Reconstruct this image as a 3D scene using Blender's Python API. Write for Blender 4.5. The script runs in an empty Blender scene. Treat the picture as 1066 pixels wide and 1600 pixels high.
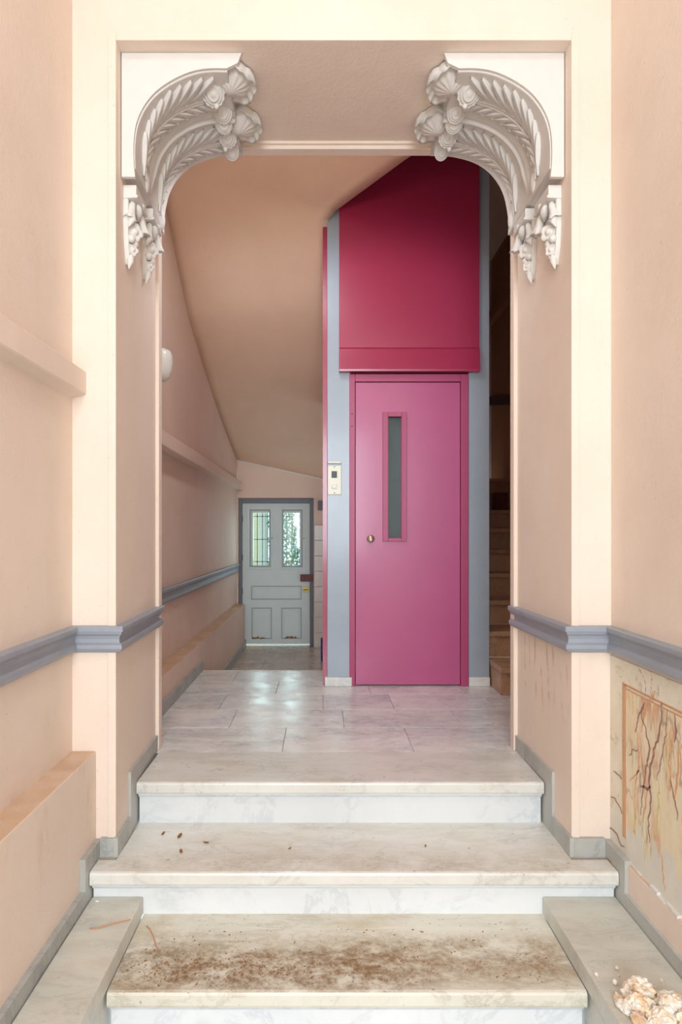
import bpy, bmesh, math, random
from mathutils import Vector, Matrix, noise

random.seed(7)
scn = bpy.context.scene
COL = scn.collection

# ------------------------------------------------------------------ camera
# world: X right, Y into the building, Z up; landing level z = 0
FPX = 950.0
cam_d = bpy.data.cameras.new('camera')
cam_d.sensor_fit = 'HORIZONTAL'
cam_d.sensor_width = 36.0
cam_d.lens = 36.0 * FPX / 1066.0
cam_d.shift_x = 28.0 / 1066.0
cam_d.shift_y = 36.0 / 1066.0
cam_d.clip_start = 0.02
cam = bpy.data.objects.new('camera', cam_d)
cam.location = (0, 0, 1.0)
cam.rotation_euler = (math.pi / 2, 0, 0)
COL.objects.link(cam)
scn.camera = cam

# ------------------------------------------------------------------ light
world = bpy.data.worlds.new('world')
scn.world = world
world.use_nodes = True
wb = world.node_tree.nodes['Background']
wb.inputs[0].default_value = (0.80, 0.92, 1.0, 1)
wb.inputs[1].default_value = 0.9


def area(name, loc, rot, sx, sy, power, color):
    l = bpy.data.lights.new(name, 'AREA')
    l.shape = 'RECTANGLE'
    l.size, l.size_y = sx, sy
    l.energy = power
    l.color = color
    o = bpy.data.objects.new(name, l)
    o.location = loc
    o.rotation_euler = rot
    COL.objects.link(o)
    return o


# daylight entering through the tall glazed upper half of the street door behind the camera
area('entrance_daylight', (0.0, -3.58, 1.75), (math.radians(80), 0, 0), 1.66, 2.3, 122, (0.81, 0.92, 1.0))
# fill added to lift the vestibule, unseen above the camera (fixture built below)
area('vestibule_fill', (0.07, 0.35, 3.66), (0, 0, 0), 0.5, 0.5, 11, (0.92, 0.96, 1.0))
# fill added to brighten the stair hall, hidden behind the lintel (shade built below)
area('hall_fill', (-0.15, 3.00, 3.045), (0, 0, 0), 0.16, 0.16, 6.5, (0.90, 0.95, 1.0))
# daylight entering through the two garden door windows
area('garden_daylight', (-0.55, 7.30, 0.98), (math.radians(-90), 0, 0), 0.70, 0.62, 5, (0.80, 0.93, 1.0))

vs = scn.view_settings
vs.view_transform = 'Standard'
vs.look = 'None'
vs.gamma = 1.0
vs.use_curve_mapping = False
vs.exposure = 0.80

# ------------------------------------------------------------------ materials
def srgb(r, g, b):
    f = lambda c: c / 12.92 if c <= 0.04045 else ((c + 0.055) / 1.055) ** 2.4
    return (f(r / 255), f(g / 255), f(b / 255), 1.0)


class NT:
    def __init__(s, name, rough=0.6, spec=0.5):
        s.m = bpy.data.materials.new(name)
        s.m.use_nodes = True
        s.t = s.m.node_tree
        s.b = s.t.nodes['Principled BSDF']
        s.b.inputs['Roughness'].default_value = rough
        s.b.inputs['Specular IOR Level'].default_value = spec
        s.pos = s.t.nodes.new('ShaderNodeNewGeometry').outputs['Position']

    def node(s, kind, **kw):
        n = s.t.nodes.new(kind)
        for k, v in kw.items():
            setattr(n, k, v)
        return n

    def put(s, sock, v):
        if hasattr(v, 'is_output'):
            s.t.links.new(v, sock)
        else:
            sock.default_value = v

    def mapping(s, vec, scale=(1, 1, 1), loc=(0, 0, 0), rot=(0, 0, 0)):
        n = s.node('ShaderNodeMapping')
        s.put(n.inputs[0], vec)
        n.inputs[1].default_value = loc
        n.inputs[2].default_value = rot
        n.inputs[3].default_value = scale
        return n.outputs[0]

    def noise(s, vec, scale, detail=4, rough=0.55, dist=0.0, color=False):
        n = s.node('ShaderNodeTexNoise')
        s.put(n.inputs['Vector'], vec)
        n.inputs['Scale'].default_value = scale
        n.inputs['Detail'].default_value = detail
        n.inputs['Roughness'].default_value = rough
        n.inputs['Distortion'].default_value = dist
        return n.outputs['Color' if color else 'Fac']

    def wave(s, vec, scale, dist, detail=3, dscale=1.5, direction='X'):
        n = s.node('ShaderNodeTexWave', wave_type='BANDS', bands_direction=direction)
        s.put(n.inputs['Vector'], vec)
        n.inputs['Scale'].default_value = scale
        n.inputs['Distortion'].default_value = dist
        n.inputs['Detail'].default_value = detail
        n.inputs['Detail Scale'].default_value = dscale
        return n.outputs['Fac']

    def ramp(s, fac, a, b, ca=0.0, cb=1.0):
        n = s.node('ShaderNodeMapRange')
        n.interpolation_type = 'SMOOTHSTEP'
        s.put(n.inputs[0], fac)
        n.inputs[1].default_value = a
        n.inputs[2].default_value = b
        n.inputs[3].default_value = ca
        n.inputs[4].default_value = cb
        return n.outputs[0]

    def math(s, op, a, b=0.0):
        n = s.node('ShaderNodeMath', operation=op)
        s.put(n.inputs[0], a)
        s.put(n.inputs[1], b)
        return n.outputs[0]

    def mix(s, fac, a, b, mode='MIX'):
        n = s.node('ShaderNodeMix', data_type='RGBA', blend_type=mode)
        s.put(n.inputs[0], fac)
        s.put(n.inputs[6], a)
        s.put(n.inputs[7], b)
        return n.outputs[2]

    def xyz(s, vec):
        n = s.node('ShaderNodeSeparateXYZ')
        s.put(n.inputs[0], vec)
        return n.outputs

    def color(s, c):
        s.put(s.b.inputs['Base Color'], c)
        return s

    def rough(s, r):
        s.put(s.b.inputs['Roughness'], r)
        return s

    def bump(s, h, strength=0.2, dist=0.01):
        n = s.node('ShaderNodeBump')
        n.inputs['Strength'].default_value = strength
        n.inputs['Distance'].default_value = dist
        s.put(n.inputs['Height'], h)
        s.t.links.new(n.outputs[0], s.b.inputs['Normal'])
        return s


def box_mask(n, comp, lo, hi, soft):
    a = n.ramp(comp, lo - soft, lo + soft)
    b = n.ramp(comp, hi - soft, hi + soft, 1.0, 0.0)
    return n.math('MULTIPLY', a, b)


def m_plain(name, c, rough=0.5, var=0.06, scale=30, bump=0.05, metal=0.0, spec=0.5, coat=0.0):
    n = NT(name, rough, spec)
    f = n.noise(n.pos, scale, 4)
    lo = tuple(x * (1 - var) for x in c[:3]) + (1,)
    hi = tuple(min(1, x * (1 + var)) for x in c[:3]) + (1,)
    n.color(n.mix(f, lo, hi))
    n.b.inputs['Metallic'].default_value = metal
    if coat:
        n.b.inputs['Coat Weight'].default_value = coat
        n.b.inputs['Coat Roughness'].default_value = 0.15
    if bump:
        n.bump(n.noise(n.pos, scale * 2, 5), bump, 0.004)
    return n.m


def m_wall(name, c, dirt=0.25, scuff=None):
    """old peach distemper paint: blotches, faint brush drag, small scuffs"""
    n = NT(name, 0.72, 0.3)
    f1 = n.noise(n.pos, 1.7, 5, 0.6)
    f2 = n.noise(n.mapping(n.pos, (14, 14, 2.0)), 1.0, 4, 0.6)
    col = n.mix(n.ramp(f1, 0.3, 0.75), tuple(x * 1.03 for x in c[:3]) + (1,), tuple(x * y for x, y in zip(c[:3], (0.965, 0.945, 0.925))) + (1,))
    col = n.mix(n.math('MULTIPLY', n.ramp(f2, 0.55, 0.8), 0.35), col, tuple(x * y for x, y in zip(c[:3], (0.93, 0.90, 0.88))) + (1,))
    spk = n.noise(n.pos, 55, 3, 0.6)
    col = n.mix(n.math('MULTIPLY', n.ramp(spk, 0.69, 0.75), dirt), col, srgb(120, 95, 80))
    lowz = n.xyz(n.pos)[2]
    # rubbed wear along the lower dado area, broken up by noise
    wear = n.math('MULTIPLY', n.ramp(n.noise(n.mapping(n.pos, (5, 5, 1.6)), 1.6, 6, 0.7), 0.58, 0.72),
                  n.ramp(lowz, 0.35, 0.62, 1.0, 0.0))
    col = n.mix(n.math('MULTIPLY', wear, dirt), col, srgb(196, 160, 134))
    if scuff:
        for (yc, zc, hy, hz, rot) in scuff:
            s = n.xyz(n.pos)
            msk = n.math('MULTIPLY', box_mask(n, s[1], yc - hy, yc + hy, 0.03), box_mask(n, s[2], zc - hz, zc + hz, 0.05))
            st = n.wave(n.mapping(n.pos, (1, 1, 0.25), rot=(rot, 0, 0)), 5.0, 4.0, 3, 1.0, 'Y')
            msk = n.math('MULTIPLY', msk, n.ramp(st, 0.70, 0.95))
            msk = n.math('MULTIPLY', msk, n.ramp(n.noise(n.pos, 14, 3), 0.40, 0.62))
            msk = n.math('MULTIPLY', msk, n.ramp(s[0], 0.85, 0.9))
            col = n.mix(n.math('MULTIPLY', msk, 0.5), col, srgb(196, 152, 112))
    gn = n.node('ShaderNodeNewGeometry').outputs['Normal']
    dust = n.math('MULTIPLY', n.ramp(n.xyz(gn)[2], 0.7, 0.95), n.ramp(n.noise(n.pos, 8, 5), 0.2, 0.6, 0.55, 0.95))
    col = n.mix(dust, col, srgb(202, 168, 138))
    n.color(col)
    n.bump(n.math('ADD', n.noise(n.pos, 9, 5, 0.6), n.math('MULTIPLY', n.noise(n.pos, 90, 3), 0.35)), 0.22, 0.012)
    return n.m


def m_marble(name, base, vein, vscale=5.0, rough=0.3, stain=0.0, stain_col=(150, 118, 78), rot=(0.2, 0.1, 0.3), vein_amt=0.55,
             dirt_y=None, spots=0.0, stretch=(1, 3.2, 1)):
    """white-grey marble with soft diagonal veins; old brown grime with a shape of its own"""
    n = NT(name, rough, 0.5)
    oi = n.node('ShaderNodeObjectInfo')
    off = n.node('ShaderNodeCombineXYZ')
    for i, k in enumerate((17.0, 31.0, 7.0)):
        n.put(off.inputs[i], n.math('MULTIPLY', oi.outputs['Random'], k))
    add = n.node('ShaderNodeVectorMath', operation='ADD')
    n.put(add.inputs[0], n.pos)
    n.put(add.inputs[1], off.outputs[0])
    p = n.mapping(add.outputs[0], stretch, rot=rot)
    big = n.noise(p, 1.8, 6, 0.6, 0.6)
    v1 = n.noise(p, vscale, 9, 0.66, 0.7)
    line = n.math('SUBTRACT', 1.0, n.ramp(n.math('ABSOLUTE', n.math('SUBTRACT', v1, 0.5)), 0.0, 0.045))
    line = n.math('MULTIPLY', line, n.ramp(big, 0.38, 0.62))
    mid = tuple((a * 0.72 + b * 0.28) for a, b in zip(base[:3], vein[:3])) + (1,)
    col = n.mix(n.ramp(big, 0.35, 0.7), base, mid)
    col = n.mix(n.math('MULTIPLY', line, vein_amt), col, vein)
    tone = n.math('MULTIPLY_ADD', oi.outputs['Random'], 0.14)
    tone.node.inputs[2].default_value = 0.90
    hsv = n.node('ShaderNodeHueSaturation')
    n.put(hsv.inputs['Value'], tone)
    n.put(hsv.inputs['Color'], col)
    col = hsv.outputs[0]
    if stain:
        s1 = n.noise(n.mapping(n.pos, (1.0, 2.2, 1.0)), 3.2, 10, 0.72, 0.3)
        m = n.ramp(s1, 0.44, 0.68)
        nz = n.node('ShaderNodeNewGeometry').outputs['Normal']
        up = n.ramp(n.xyz(nz)[2], 0.3, 0.9, 0.35, 1.0)
        m = n.math('MULTIPLY', m, up)
        col = n.mix(n.math('MULTIPLY', m, stain), col, srgb(*stain_col))
    if dirt_y:
        for (x0, x1, y0, y1, amt, c) in dirt_y:
            s = n.xyz(n.pos)
            msk = n.math('MULTIPLY', box_mask(n, s[1], y0, y1, 0.05), box_mask(n, s[0], x0, x1, 0.14))
            br = n.noise(n.mapping(n.pos, (1.3, 2.0, 1)), 6.0, 12, 0.78, 0.25)
            msk = n.math('MULTIPLY', msk, n.ramp(br, 0.37, 0.58))
            fine = n.noise(n.pos, 70, 6, 0.7)
            msk = n.math('MULTIPLY', msk, n.ramp(fine, 0.35, 0.6, 0.45, 1.0))
            nz = n.node('ShaderNodeNewGeometry').outputs['Normal']
            msk = n.math('MULTIPLY', msk, n.ramp(n.xyz(nz)[2], 0.6, 0.95))
            col = n.mix(n.math('MULTIPLY', msk, amt), col, srgb(*c))
    if spots:
        sp = n.noise(n.pos, 26, 3, 0.6)
        sp2 = n.noise(n.pos, 85, 2, 0.5)
        msk = n.math('MAXIMUM', n.ramp(sp, 0.70, 0.74), n.ramp(sp2, 0.70, 0.76))
        col = n.mix(n.math('MULTIPLY', msk, spots), col, srgb(110, 84, 54))
    n.color(col)
    n.rough(n.ramp(n.noise(n.pos, 7, 4), 0.3, 0.7, rough * 0.8, rough * 1.3))
    n.bump(n.noise(n.pos, 22, 5, 0.6), 0.06, 0.006)
    return n.m


def m_faux(name, field):
    """hand-painted faux marble uncovered under the paint"""
    n = NT(name, 0.6, 0.3)
    s = n.xyz(n.pos)
    if field:
        p = n.mapping(n.pos, (1, 1.0, 0.22), rot=(0.10, 0, 0))
        bands = n.noise(p, 8, 6, 0.6, 0.8)
        col = n.mix(n.ramp(bands, 0.3, 0.7), srgb(232, 222, 194), srgb(228, 206, 172))
        col = n.mix(n.ramp(n.noise(p, 5.2, 5, 0.6, 1.2), 0.54, 0.68), col, srgb(232, 182, 150))
        col = n.mix(n.ramp(n.noise(n.mapping(n.pos, (1, 1, 0.4), (3, 1, 2)), 6, 4), 0.6, 0.75), col, srgb(214, 200, 150))
        for sc, w, c, amt, l in ((6.0, 0.016, (140, 100, 88), 0.6, 0.0), (7.5, 0.040, (212, 146, 106), 0.7, 3.3), (12.0, 0.026, (160, 128, 112), 0.5, 7.7)):
            q = n.mapping(n.pos, (1, 1.0, 0.26), (l, l, l), rot=(0.16, 0, 0))
            v = n.noise(q, sc, 4, 0.5, 0.6)
            ln = n.math('SUBTRACT', 1.0, n.ramp(n.math('ABSOLUTE', n.math('SUBTRACT', v, 0.5)), 0.0, w))
            ln = n.math('MULTIPLY', ln, n.ramp(n.noise(n.pos, 5, 3), 0.35, 0.55))
            col = n.mix(n.math('MULTIPLY', ln, amt), col, srgb(*c))
    else:
        col = n.mix(n.ramp(n.noise(n.pos, 7, 7, 0.7), 0.35, 0.65), srgb(230, 224, 208), srgb(222, 210, 188))
        col = n.mix(n.math('MULTIPLY', n.ramp(n.noise(n.pos, 24, 4, 0.6), 0.6, 0.7), 0.55), col, srgb(190, 176, 150))
        v = n.noise(n.mapping(n.pos, (1, 1, 0.6), rot=(0.5, 0, 0)), 5.0, 6, 0.6, 1.2)
        ln = n.math('SUBTRACT', 1.0, n.ramp(n.math('ABSOLUTE', n.math('SUBTRACT', v, 0.5)), 0.0, 0.012))
        ln = n.math('MULTIPLY', ln, n.ramp(n.noise(n.pos, 5, 3), 0.45, 0.6))
        col = n.mix(n.math('MULTIPLY', ln, 0.7), col, srgb(150, 106, 86))
    # bare plaster showing where the paint has flaked low down
    edge = n.math('ADD', s[2], n.math('MULTIPLY', n.math('SUBTRACT', n.noise(n.mapping(n.pos, (1, 2.2, 1)), 5.5, 6, 0.65), 0.5), 0.42))
    col = n.mix(n.ramp(edge, -0.01, 0.02, 1.0, 0.0), col, n.mix(n.noise(n.pos, 12, 4), srgb(206, 205, 196), srgb(236, 229, 214)))
    flake = n.ramp(n.noise(n.pos, 16, 5, 0.65), 0.70, 0.72)
    col = n.mix(flake, col, srgb(238, 226, 206))
    n.color(col)
    n.bump(n.noise(n.pos, 30, 5, 0.6), 0.25, 0.008)
    return n.m


PEACH = srgb(232, 215, 201)
M = {}
M['wall'] = m_wall('peach_paint', PEACH)
M['wall_arch'] = m_wall('peach_paint_arch', PEACH, 0.25, [(2.50, 0.44, 0.24, 0.13, 0.25)])
M['wall_far'] = m_wall('peach_paint_corridor', srgb(238, 214, 198), 0.35)
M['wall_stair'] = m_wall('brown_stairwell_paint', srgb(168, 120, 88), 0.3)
M['soffit'] = m_wall('peach_soffit', srgb(240, 208, 182), 0.1)
M['ceiling'] = m_plain('ceiling_paint', srgb(236, 215, 196), 0.8)
M['dado'] = m_plain('grey_dado_paint', srgb(150, 155, 165), 0.42, 0.10, 12, 0.12)
M['dado_dark'] = m_plain('dark_dado_paint', srgb(52, 30, 34), 0.5, 0.1)
M['plaster'] = m_plain('white_plaster', srgb(220, 216, 210), 0.62, 0.05, 22, 0.10)
M['cable'] = m_plain('white_cable', srgb(240, 236, 228), 0.5)
M['skirt'] = m_marble('grey_marble_skirting', srgb(184, 184, 178), srgb(138, 142, 144), 6, 0.4, 0.25, (150, 134, 112))
M['tread_top'] = m_marble('marble_tread', srgb(228, 227, 220), srgb(190, 186, 178), 4.5, 0.32, 0.38, (196, 182, 160), spots=0.5,
                          dirt_y=[(-0.8, 0.95, 2.12, 2.24, 0.35, (150, 122, 84))])
M['tread_low'] = m_marble('marble_tread_dirty', srgb(222, 219, 206), srgb(180, 172, 154), 4.5, 0.4, 0.45, (184, 160, 120), spots=0.7,
                          dirt_y=[(-0.66, 0.30, 1.78, 1.97, 0.95, (124, 88, 42)), (0.0, 0.80, 1.82, 2.02, 0.75, (134, 100, 52)),
                                  (-0.62, -0.3, 1.92, 2.06, 0.6, (150, 134, 106))])
M['riser'] = m_marble('white_marble_riser', srgb(226, 229, 230), srgb(190, 196, 202), 4.0, 0.35, 0.10, (196, 186, 166), rot=(0.2, 0.5, 0.1))
M['block'] = m_marble('grey_marble_block', srgb(216, 214, 202), srgb(160, 164, 162), 4.5, 0.36, 0.30, (182, 164, 134), rot=(0, 0, 0.9), spots=0.35, vein_amt=0.35)
M['tile'] = m_marble('landing_marble', srgb(238, 237, 234), srgb(160, 166, 176), 3.6, 0.25, 0.25, (178, 158, 130), spots=0.25, vein_amt=0.6)
M['tile_low'] = m_marble('corridor_marble', srgb(206, 190, 176), srgb(150, 140, 136), 4, 0.25, 0.35, (132, 108, 84))
M['grout'] = m_plain('grout', srgb(120, 112, 102), 0.9, 0.15)
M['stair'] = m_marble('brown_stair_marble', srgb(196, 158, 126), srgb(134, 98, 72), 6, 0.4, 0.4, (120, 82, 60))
M['whitebase'] = m_marble('white_marble_base', srgb(226, 226, 220), srgb(180, 184, 186), 8, 0.3)
M['wtile'] = m_plain('white_glazed_tile', srgb(214, 206, 196), 0.25, 0.1, 9, 0.15)
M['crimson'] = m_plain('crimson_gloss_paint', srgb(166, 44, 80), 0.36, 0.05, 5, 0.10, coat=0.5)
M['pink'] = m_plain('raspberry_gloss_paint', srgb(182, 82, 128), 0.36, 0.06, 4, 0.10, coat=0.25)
M['pinkframe'] = m_plain('raspberry_frame_paint', srgb(172, 66, 108), 0.40, 0.05, 6, 0.08)
M['greypaint'] = m_plain('blue_grey_enamel', srgb(158, 170, 182), 0.34, 0.07, 9, 0.18, coat=0.2)
M['steel'] = m_plain('brushed_steel', srgb(176, 172, 160), 0.48, 0.05, 40, 0.02, metal=0.85)
M['black'] = m_plain('black_plastic', srgb(38, 40, 50), 0.4)
M['brass'] = m_plain('aged_brass', srgb(214, 202, 176), 0.34, 0.06, 20, 0.02, metal=0.9)
M['whiteplastic'] = m_plain('white_plastic', srgb(232, 232, 226), 0.35)
M['doorpaint'] = m_plain('grey_green_door_paint', srgb(216, 228, 226), 0.5, 0.06, 8, 0.12)
M['doorline'] = m_plain('grey_green_moulding_paint', srgb(168, 178, 176), 0.5, 0.08, 10, 0.1)
M['doorframe'] = m_plain('slate_frame_paint', srgb(112, 116, 124), 0.5, 0.1, 10)
M['iron'] = m_plain('dark_iron', srgb(58, 56, 56), 0.5)
M['redlock'] = m_plain('dark_red_lock', srgb(104, 26, 24), 0.45, 0.15, 30)
M['yellow'] = m_plain('yellow_brass', srgb(196, 172, 84), 0.35, 0.1, 20, 0.03, metal=0.4)
M['rust'] = m_plain('rust_wood', srgb(140, 100, 56), 0.8, 0.2, 30, 0.3)
M['blue'] = m_plain('blue_plastic', srgb(30, 62, 132), 0.4)
M['darkred'] = m_plain('dark_red_box', srgb(92, 36, 26), 0.6, 0.15)
M['wood'] = m_plain('dark_wood', srgb(92, 64, 44), 0.5, 0.15)
M['wire'] = m_plain('orange_wire', srgb(206, 142, 96), 0.5)
M['leafbit'] = m_plain('dry_leaf', srgb(150, 104, 52), 0.8, 0.2, 60)
M['chunk'] = None
M['border'] = m_faux('faux_marble_border', False)
M['field'] = m_faux('faux_marble_field', True)
M['bframe'] = m_plain('painted_brown_line', srgb(206, 150, 106), 0.6, 0.25, 14, 0.1)
M['sconce'] = m_plain('opal_glass', srgb(222, 222, 214), 0.3)
M['foliage'] = m_plain('garden_leaves', srgb(92, 160, 128), 0.5, 0.5, 3, 0)
M['trunk'] = m_plain('tree_bark', srgb(96, 80, 62), 0.9, 0.2)
M['yellowwall'] = m_plain('pale_yellow_render', srgb(244, 236, 196), 0.8)
M['teal'] = m_plain('teal_shutter', srgb(70, 140, 160), 0.5)
M['gravel'] = m_plain('garden_ground', srgb(196, 190, 170), 0.9, 0.2)


def m_chunk():
    n = NT('crumbled_plaster', 0.9, 0.2)
    f = n.noise(n.pos, 30, 5, 0.65)
    col = n.mix(n.ramp(f, 0.42, 0.66), srgb(242, 238, 228), srgb(226, 192, 150))
    col = n.mix(n.ramp(n.noise(n.mapping(n.pos, (1, 1, 1), (4, 2, 1)), 22, 4), 0.55, 0.66), col, srgb(240, 216, 202))
    n.color(col)
    n.bump(n.noise(n.pos, 80, 5, 0.7), 0.5, 0.01)
    return n.m


M['chunk'] = m_chunk()


def m_glass():
    n = NT('clear_glass', 0.05)
    tr = n.node('ShaderNodeBsdfTransparent')
    tr.inputs[0].default_value = (0.86, 0.96, 0.94, 1)
    gl = n.node('ShaderNodeBsdfGlossy')
    gl.inputs['Roughness'].default_value = 0.04
    mx = n.node('ShaderNodeMixShader')
    mx.inputs[0].default_value = 0.07
    n.t.links.new(tr.outputs[0], mx.inputs[1])
    n.t.links.new(gl.outputs[0], mx.inputs[2])
    n.t.links.new(mx.outputs[0], n.t.nodes['Material Output'].inputs[0])
    return n.m


def m_frost():
    n = NT('wired_obscure_glass', 0.35, 0.3)
    n.color(n.mix(n.noise(n.mapping(n.pos, (1, 1, 0.2)), 10, 4), srgb(54, 66, 66), srgb(76, 88, 86)))
    n.bump(n.noise(n.pos, 140, 2), 0.2, 0.003)
    return n.m


M['glass'] = m_glass()
M['frost'] = m_frost()

# ------------------------------------------------------------------ helpers
WL = {}


def obj(name, verts, faces, mat, parent=None, smooth=False, recalc=True, bevel=0.0, seg=2):
    vs_ = [Vector(v) for v in verts]
    lo = Vector((min(v.x for v in vs_), min(v.y for v in vs_), min(v.z for v in vs_)))
    hi = Vector((max(v.x for v in vs_), max(v.y for v in vs_), max(v.z for v in vs_)))
    org = Vector(((lo.x + hi.x) / 2, (lo.y + hi.y) / 2, lo.z))
    me = bpy.data.meshes.new(name)
    me.from_pydata([v - org for v in vs_], [], faces)
    if recalc or bevel:
        bm = bmesh.new()
        bm.from_mesh(me)
        bmesh.ops.recalc_face_normals(bm, faces=bm.faces)
        if bevel:
            es = [e for e in bm.edges if len(e.link_faces) == 2 and e.calc_face_angle(0) > 0.5]
            bmesh.ops.bevel(bm, geom=es, offset=bevel, segments=seg, profile=0.5, affect='EDGES')
        bm.to_mesh(me)
        bm.free()
    if smooth:
        me.polygons.foreach_set('use_smooth', [True] * len(me.polygons))
    if mat:
        me.materials.append(mat)
    return place(name, me, org, parent)


def place(name, me, loc, parent=None, rot=None, scale=None):
    o = bpy.data.objects.new(name, me)
    COL.objects.link(o)
    o.location = loc
    if rot is not None:
        o.rotation_euler = rot
    if scale is not None:
        o.scale = scale
    WL[o] = Vector(loc)
    if parent is not None:
        o.parent = parent
        o.matrix_parent_inverse = Matrix.Translation(-WL[parent])
        # parents are never rotated or scaled, nested parents add up
        if parent.parent is not None:
            o.matrix_parent_inverse = Matrix.Translation(-WL[parent])
    return o


def empty(name, loc, label, cat, group=None):
    o = bpy.data.objects.new(name, None)
    o.empty_display_size = 0.1
    COL.objects.link(o)
    o.location = loc
    WL[o] = Vector(loc)
    return tag(o, label, cat, group)


def tag(o, label, cat, group=None, kind=None):
    o['label'] = label
    o['category'] = cat
    if group:
        o['group'] = group
    if kind:
        o['kind'] = kind
    return o


def struct(o, label=None):
    o['kind'] = 'structure'
    if label:
        o['label'] = label
    return o


def boxgeo(x0, x1, y0, y1, z0, z1):
    v = [(x0, y0, z0), (x1, y0, z0), (x1, y1, z0), (x0, y1, z0), (x0, y0, z1), (x1, y0, z1), (x1, y1, z1), (x0, y1, z1)]
    f = [(0, 3, 2, 1), (4, 5, 6, 7), (0, 1, 5, 4), (1, 2, 6, 5), (2, 3, 7, 6), (3, 0, 4, 7)]
    return v, f


def box(name, x0, x1, y0, y1, z0, z1, mat, parent=None, bevel=0.0, seg=2):
    v, f = boxgeo(x0, x1, y0, y1, z0, z1)
    return obj(name, v, f, mat, parent, bevel=bevel, seg=seg)


class Geo:
    def __init__(s):
        s.v, s.f = [], []

    def add(s, v, f):
        b = len(s.v)
        s.v += [tuple(p) for p in v]
        s.f += [tuple(i + b for i in q) for q in f]
        return s

    def box(s, *a):
        return s.add(*boxgeo(*a))

    def build(s, name, mat, parent=None, **k):
        return obj(name, s.v, s.f, mat, parent, **k)


def prism(poly, axis, a, b):
    """extrude a 2-D polygon along an axis; poly is (y,z) for X, (x,z) for Y, (x,y) for Z"""
    def p3(q, c):
        if axis == 'X':
            return (c, q[0], q[1])
        if axis == 'Y':
            return (q[0], c, q[1])
        return (q[0], q[1], c)
    n = len(poly)
    v = [p3(q, a) for q in poly] + [p3(q, b) for q in poly]
    f = [tuple(range(n)), tuple(range(2 * n - 1, n - 1, -1))]
    f += [(i, (i + 1) % n, n + (i + 1) % n, n + i) for i in range(n)]
    return v, f


def sweep(profile, path, side):
    """moulding: profile (out, z) carried along an (x,y) path with mitred corners; side=+1 out is right of travel"""
    n = len(path)
    rows = []
    for i in range(n):
        p = Vector(path[i])
        ds = []
        if i > 0:
            ds.append((p - Vector(path[i - 1])).normalized())
        if i < n - 1:
            ds.append((Vector(path[i + 1]) - p).normalized())
        ns = [Vector((d.y, -d.x)) * side for d in ds]
        m = sum(ns, Vector((0, 0))).normalized()
        k = 1.0 / max(0.2, m.dot(ns[0]))
        rows.append([(p.x + m.x * k * o, p.y + m.y * k * o, z) for o, z in profile])
    m = len(profile)
    v = [q for r in rows for q in r]
    f = []
    for i in range(n - 1):
        for j in range(m):
            f.append((i * m + j, i * m + (j + 1) % m, (i + 1) * m + (j + 1) % m, (i + 1) * m + j))
    f.append(tuple(range(m)))
    f.append(tuple(range((n - 1) * m, n * m)))
    return v, f


def tube(pts, r, seg=6):
    pts = [Vector(p) for p in pts]
    v, f = [], []
    n = len(pts)
    for i, p in enumerate(pts):
        d = (pts[min(i + 1, n - 1)] - pts[max(i - 1, 0)]).normalized()
        a = d.orthogonal().normalized()
        if abs(d.z) < 0.9:
            a = d.cross(Vector((0, 0, 1))).normalized()
        b = d.cross(a)
        rr = r[i] if isinstance(r, (list, tuple)) else r
        for k in range(seg):
            t = 2 * math.pi * k / seg
            v.append(p + a * math.cos(t) * rr + b * math.sin(t) * rr)
    for i in range(n - 1):
        for k in range(seg):
            f.append((i * seg + k, i * seg + (k + 1) % seg, (i + 1) * seg + (k + 1) % seg, (i + 1) * seg + k))
    f.append(tuple(range(seg)))
    f.append(tuple(range((n - 1) * seg, n * seg)))
    return v, f


def lathe(prof, axis, origin, seg=16):
    """prof: (radius, distance along axis)"""
    axis = Vector(axis).normalized()
    a = axis.orthogonal().normalized()
    b = axis.cross(a)
    o = Vector(origin)
    v, f = [], []
    for r, h in prof:
        for k in range(seg):
            t = 2 * math.pi * k / seg
            v.append(o + axis * h + a * r * math.cos(t) + b * r * math.sin(t))
    for i in range(len(prof) - 1):
        for k in range(seg):
            f.append((i * seg + k, i * seg + (k + 1) % seg, (i + 1) * seg + (k + 1) % seg, (i + 1) * seg + k))
    f.append(tuple(range(seg)))
    f.append(tuple(range((len(prof) - 1) * seg, len(prof) * seg)))
    return v, f


def lerp(a, b, t):
    return a + (b - a) * t


def spline(pts, n):
    """Catmull-Rom through pts, resampled to n points evenly by length"""
    P = [Vector(p) for p in pts]
    P = [P[0] * 2 - P[1]] + P + [P[-1] * 2 - P[-2]]
    dense = []
    for i in range(1, len(P) - 2):
        for k in range(16):
            t = k / 16
            a, b, c, d = P[i - 1], P[i], P[i + 1], P[i + 2]
            dense.append(0.5 * ((2 * b) + (c - a) * t + (2 * a - 5 * b + 4 * c - d) * t * t + (3 * b - a - 3 * c + d) * t ** 3))
    dense.append(P[-2])
    L = [0]
    for i in range(1, len(dense)):
        L.append(L[-1] + (dense[i] - dense[i - 1]).length)
    out = []
    j = 0
    for k in range(n):
        s = L[-1] * k / (n - 1)
        while j < len(L) - 2 and L[j + 1] < s:
            j += 1
        t = (s - L[j]) / max(1e-9, L[j + 1] - L[j])
        out.append(dense[j].lerp(dense[j + 1], min(1, max(0, t))))
    return out


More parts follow.
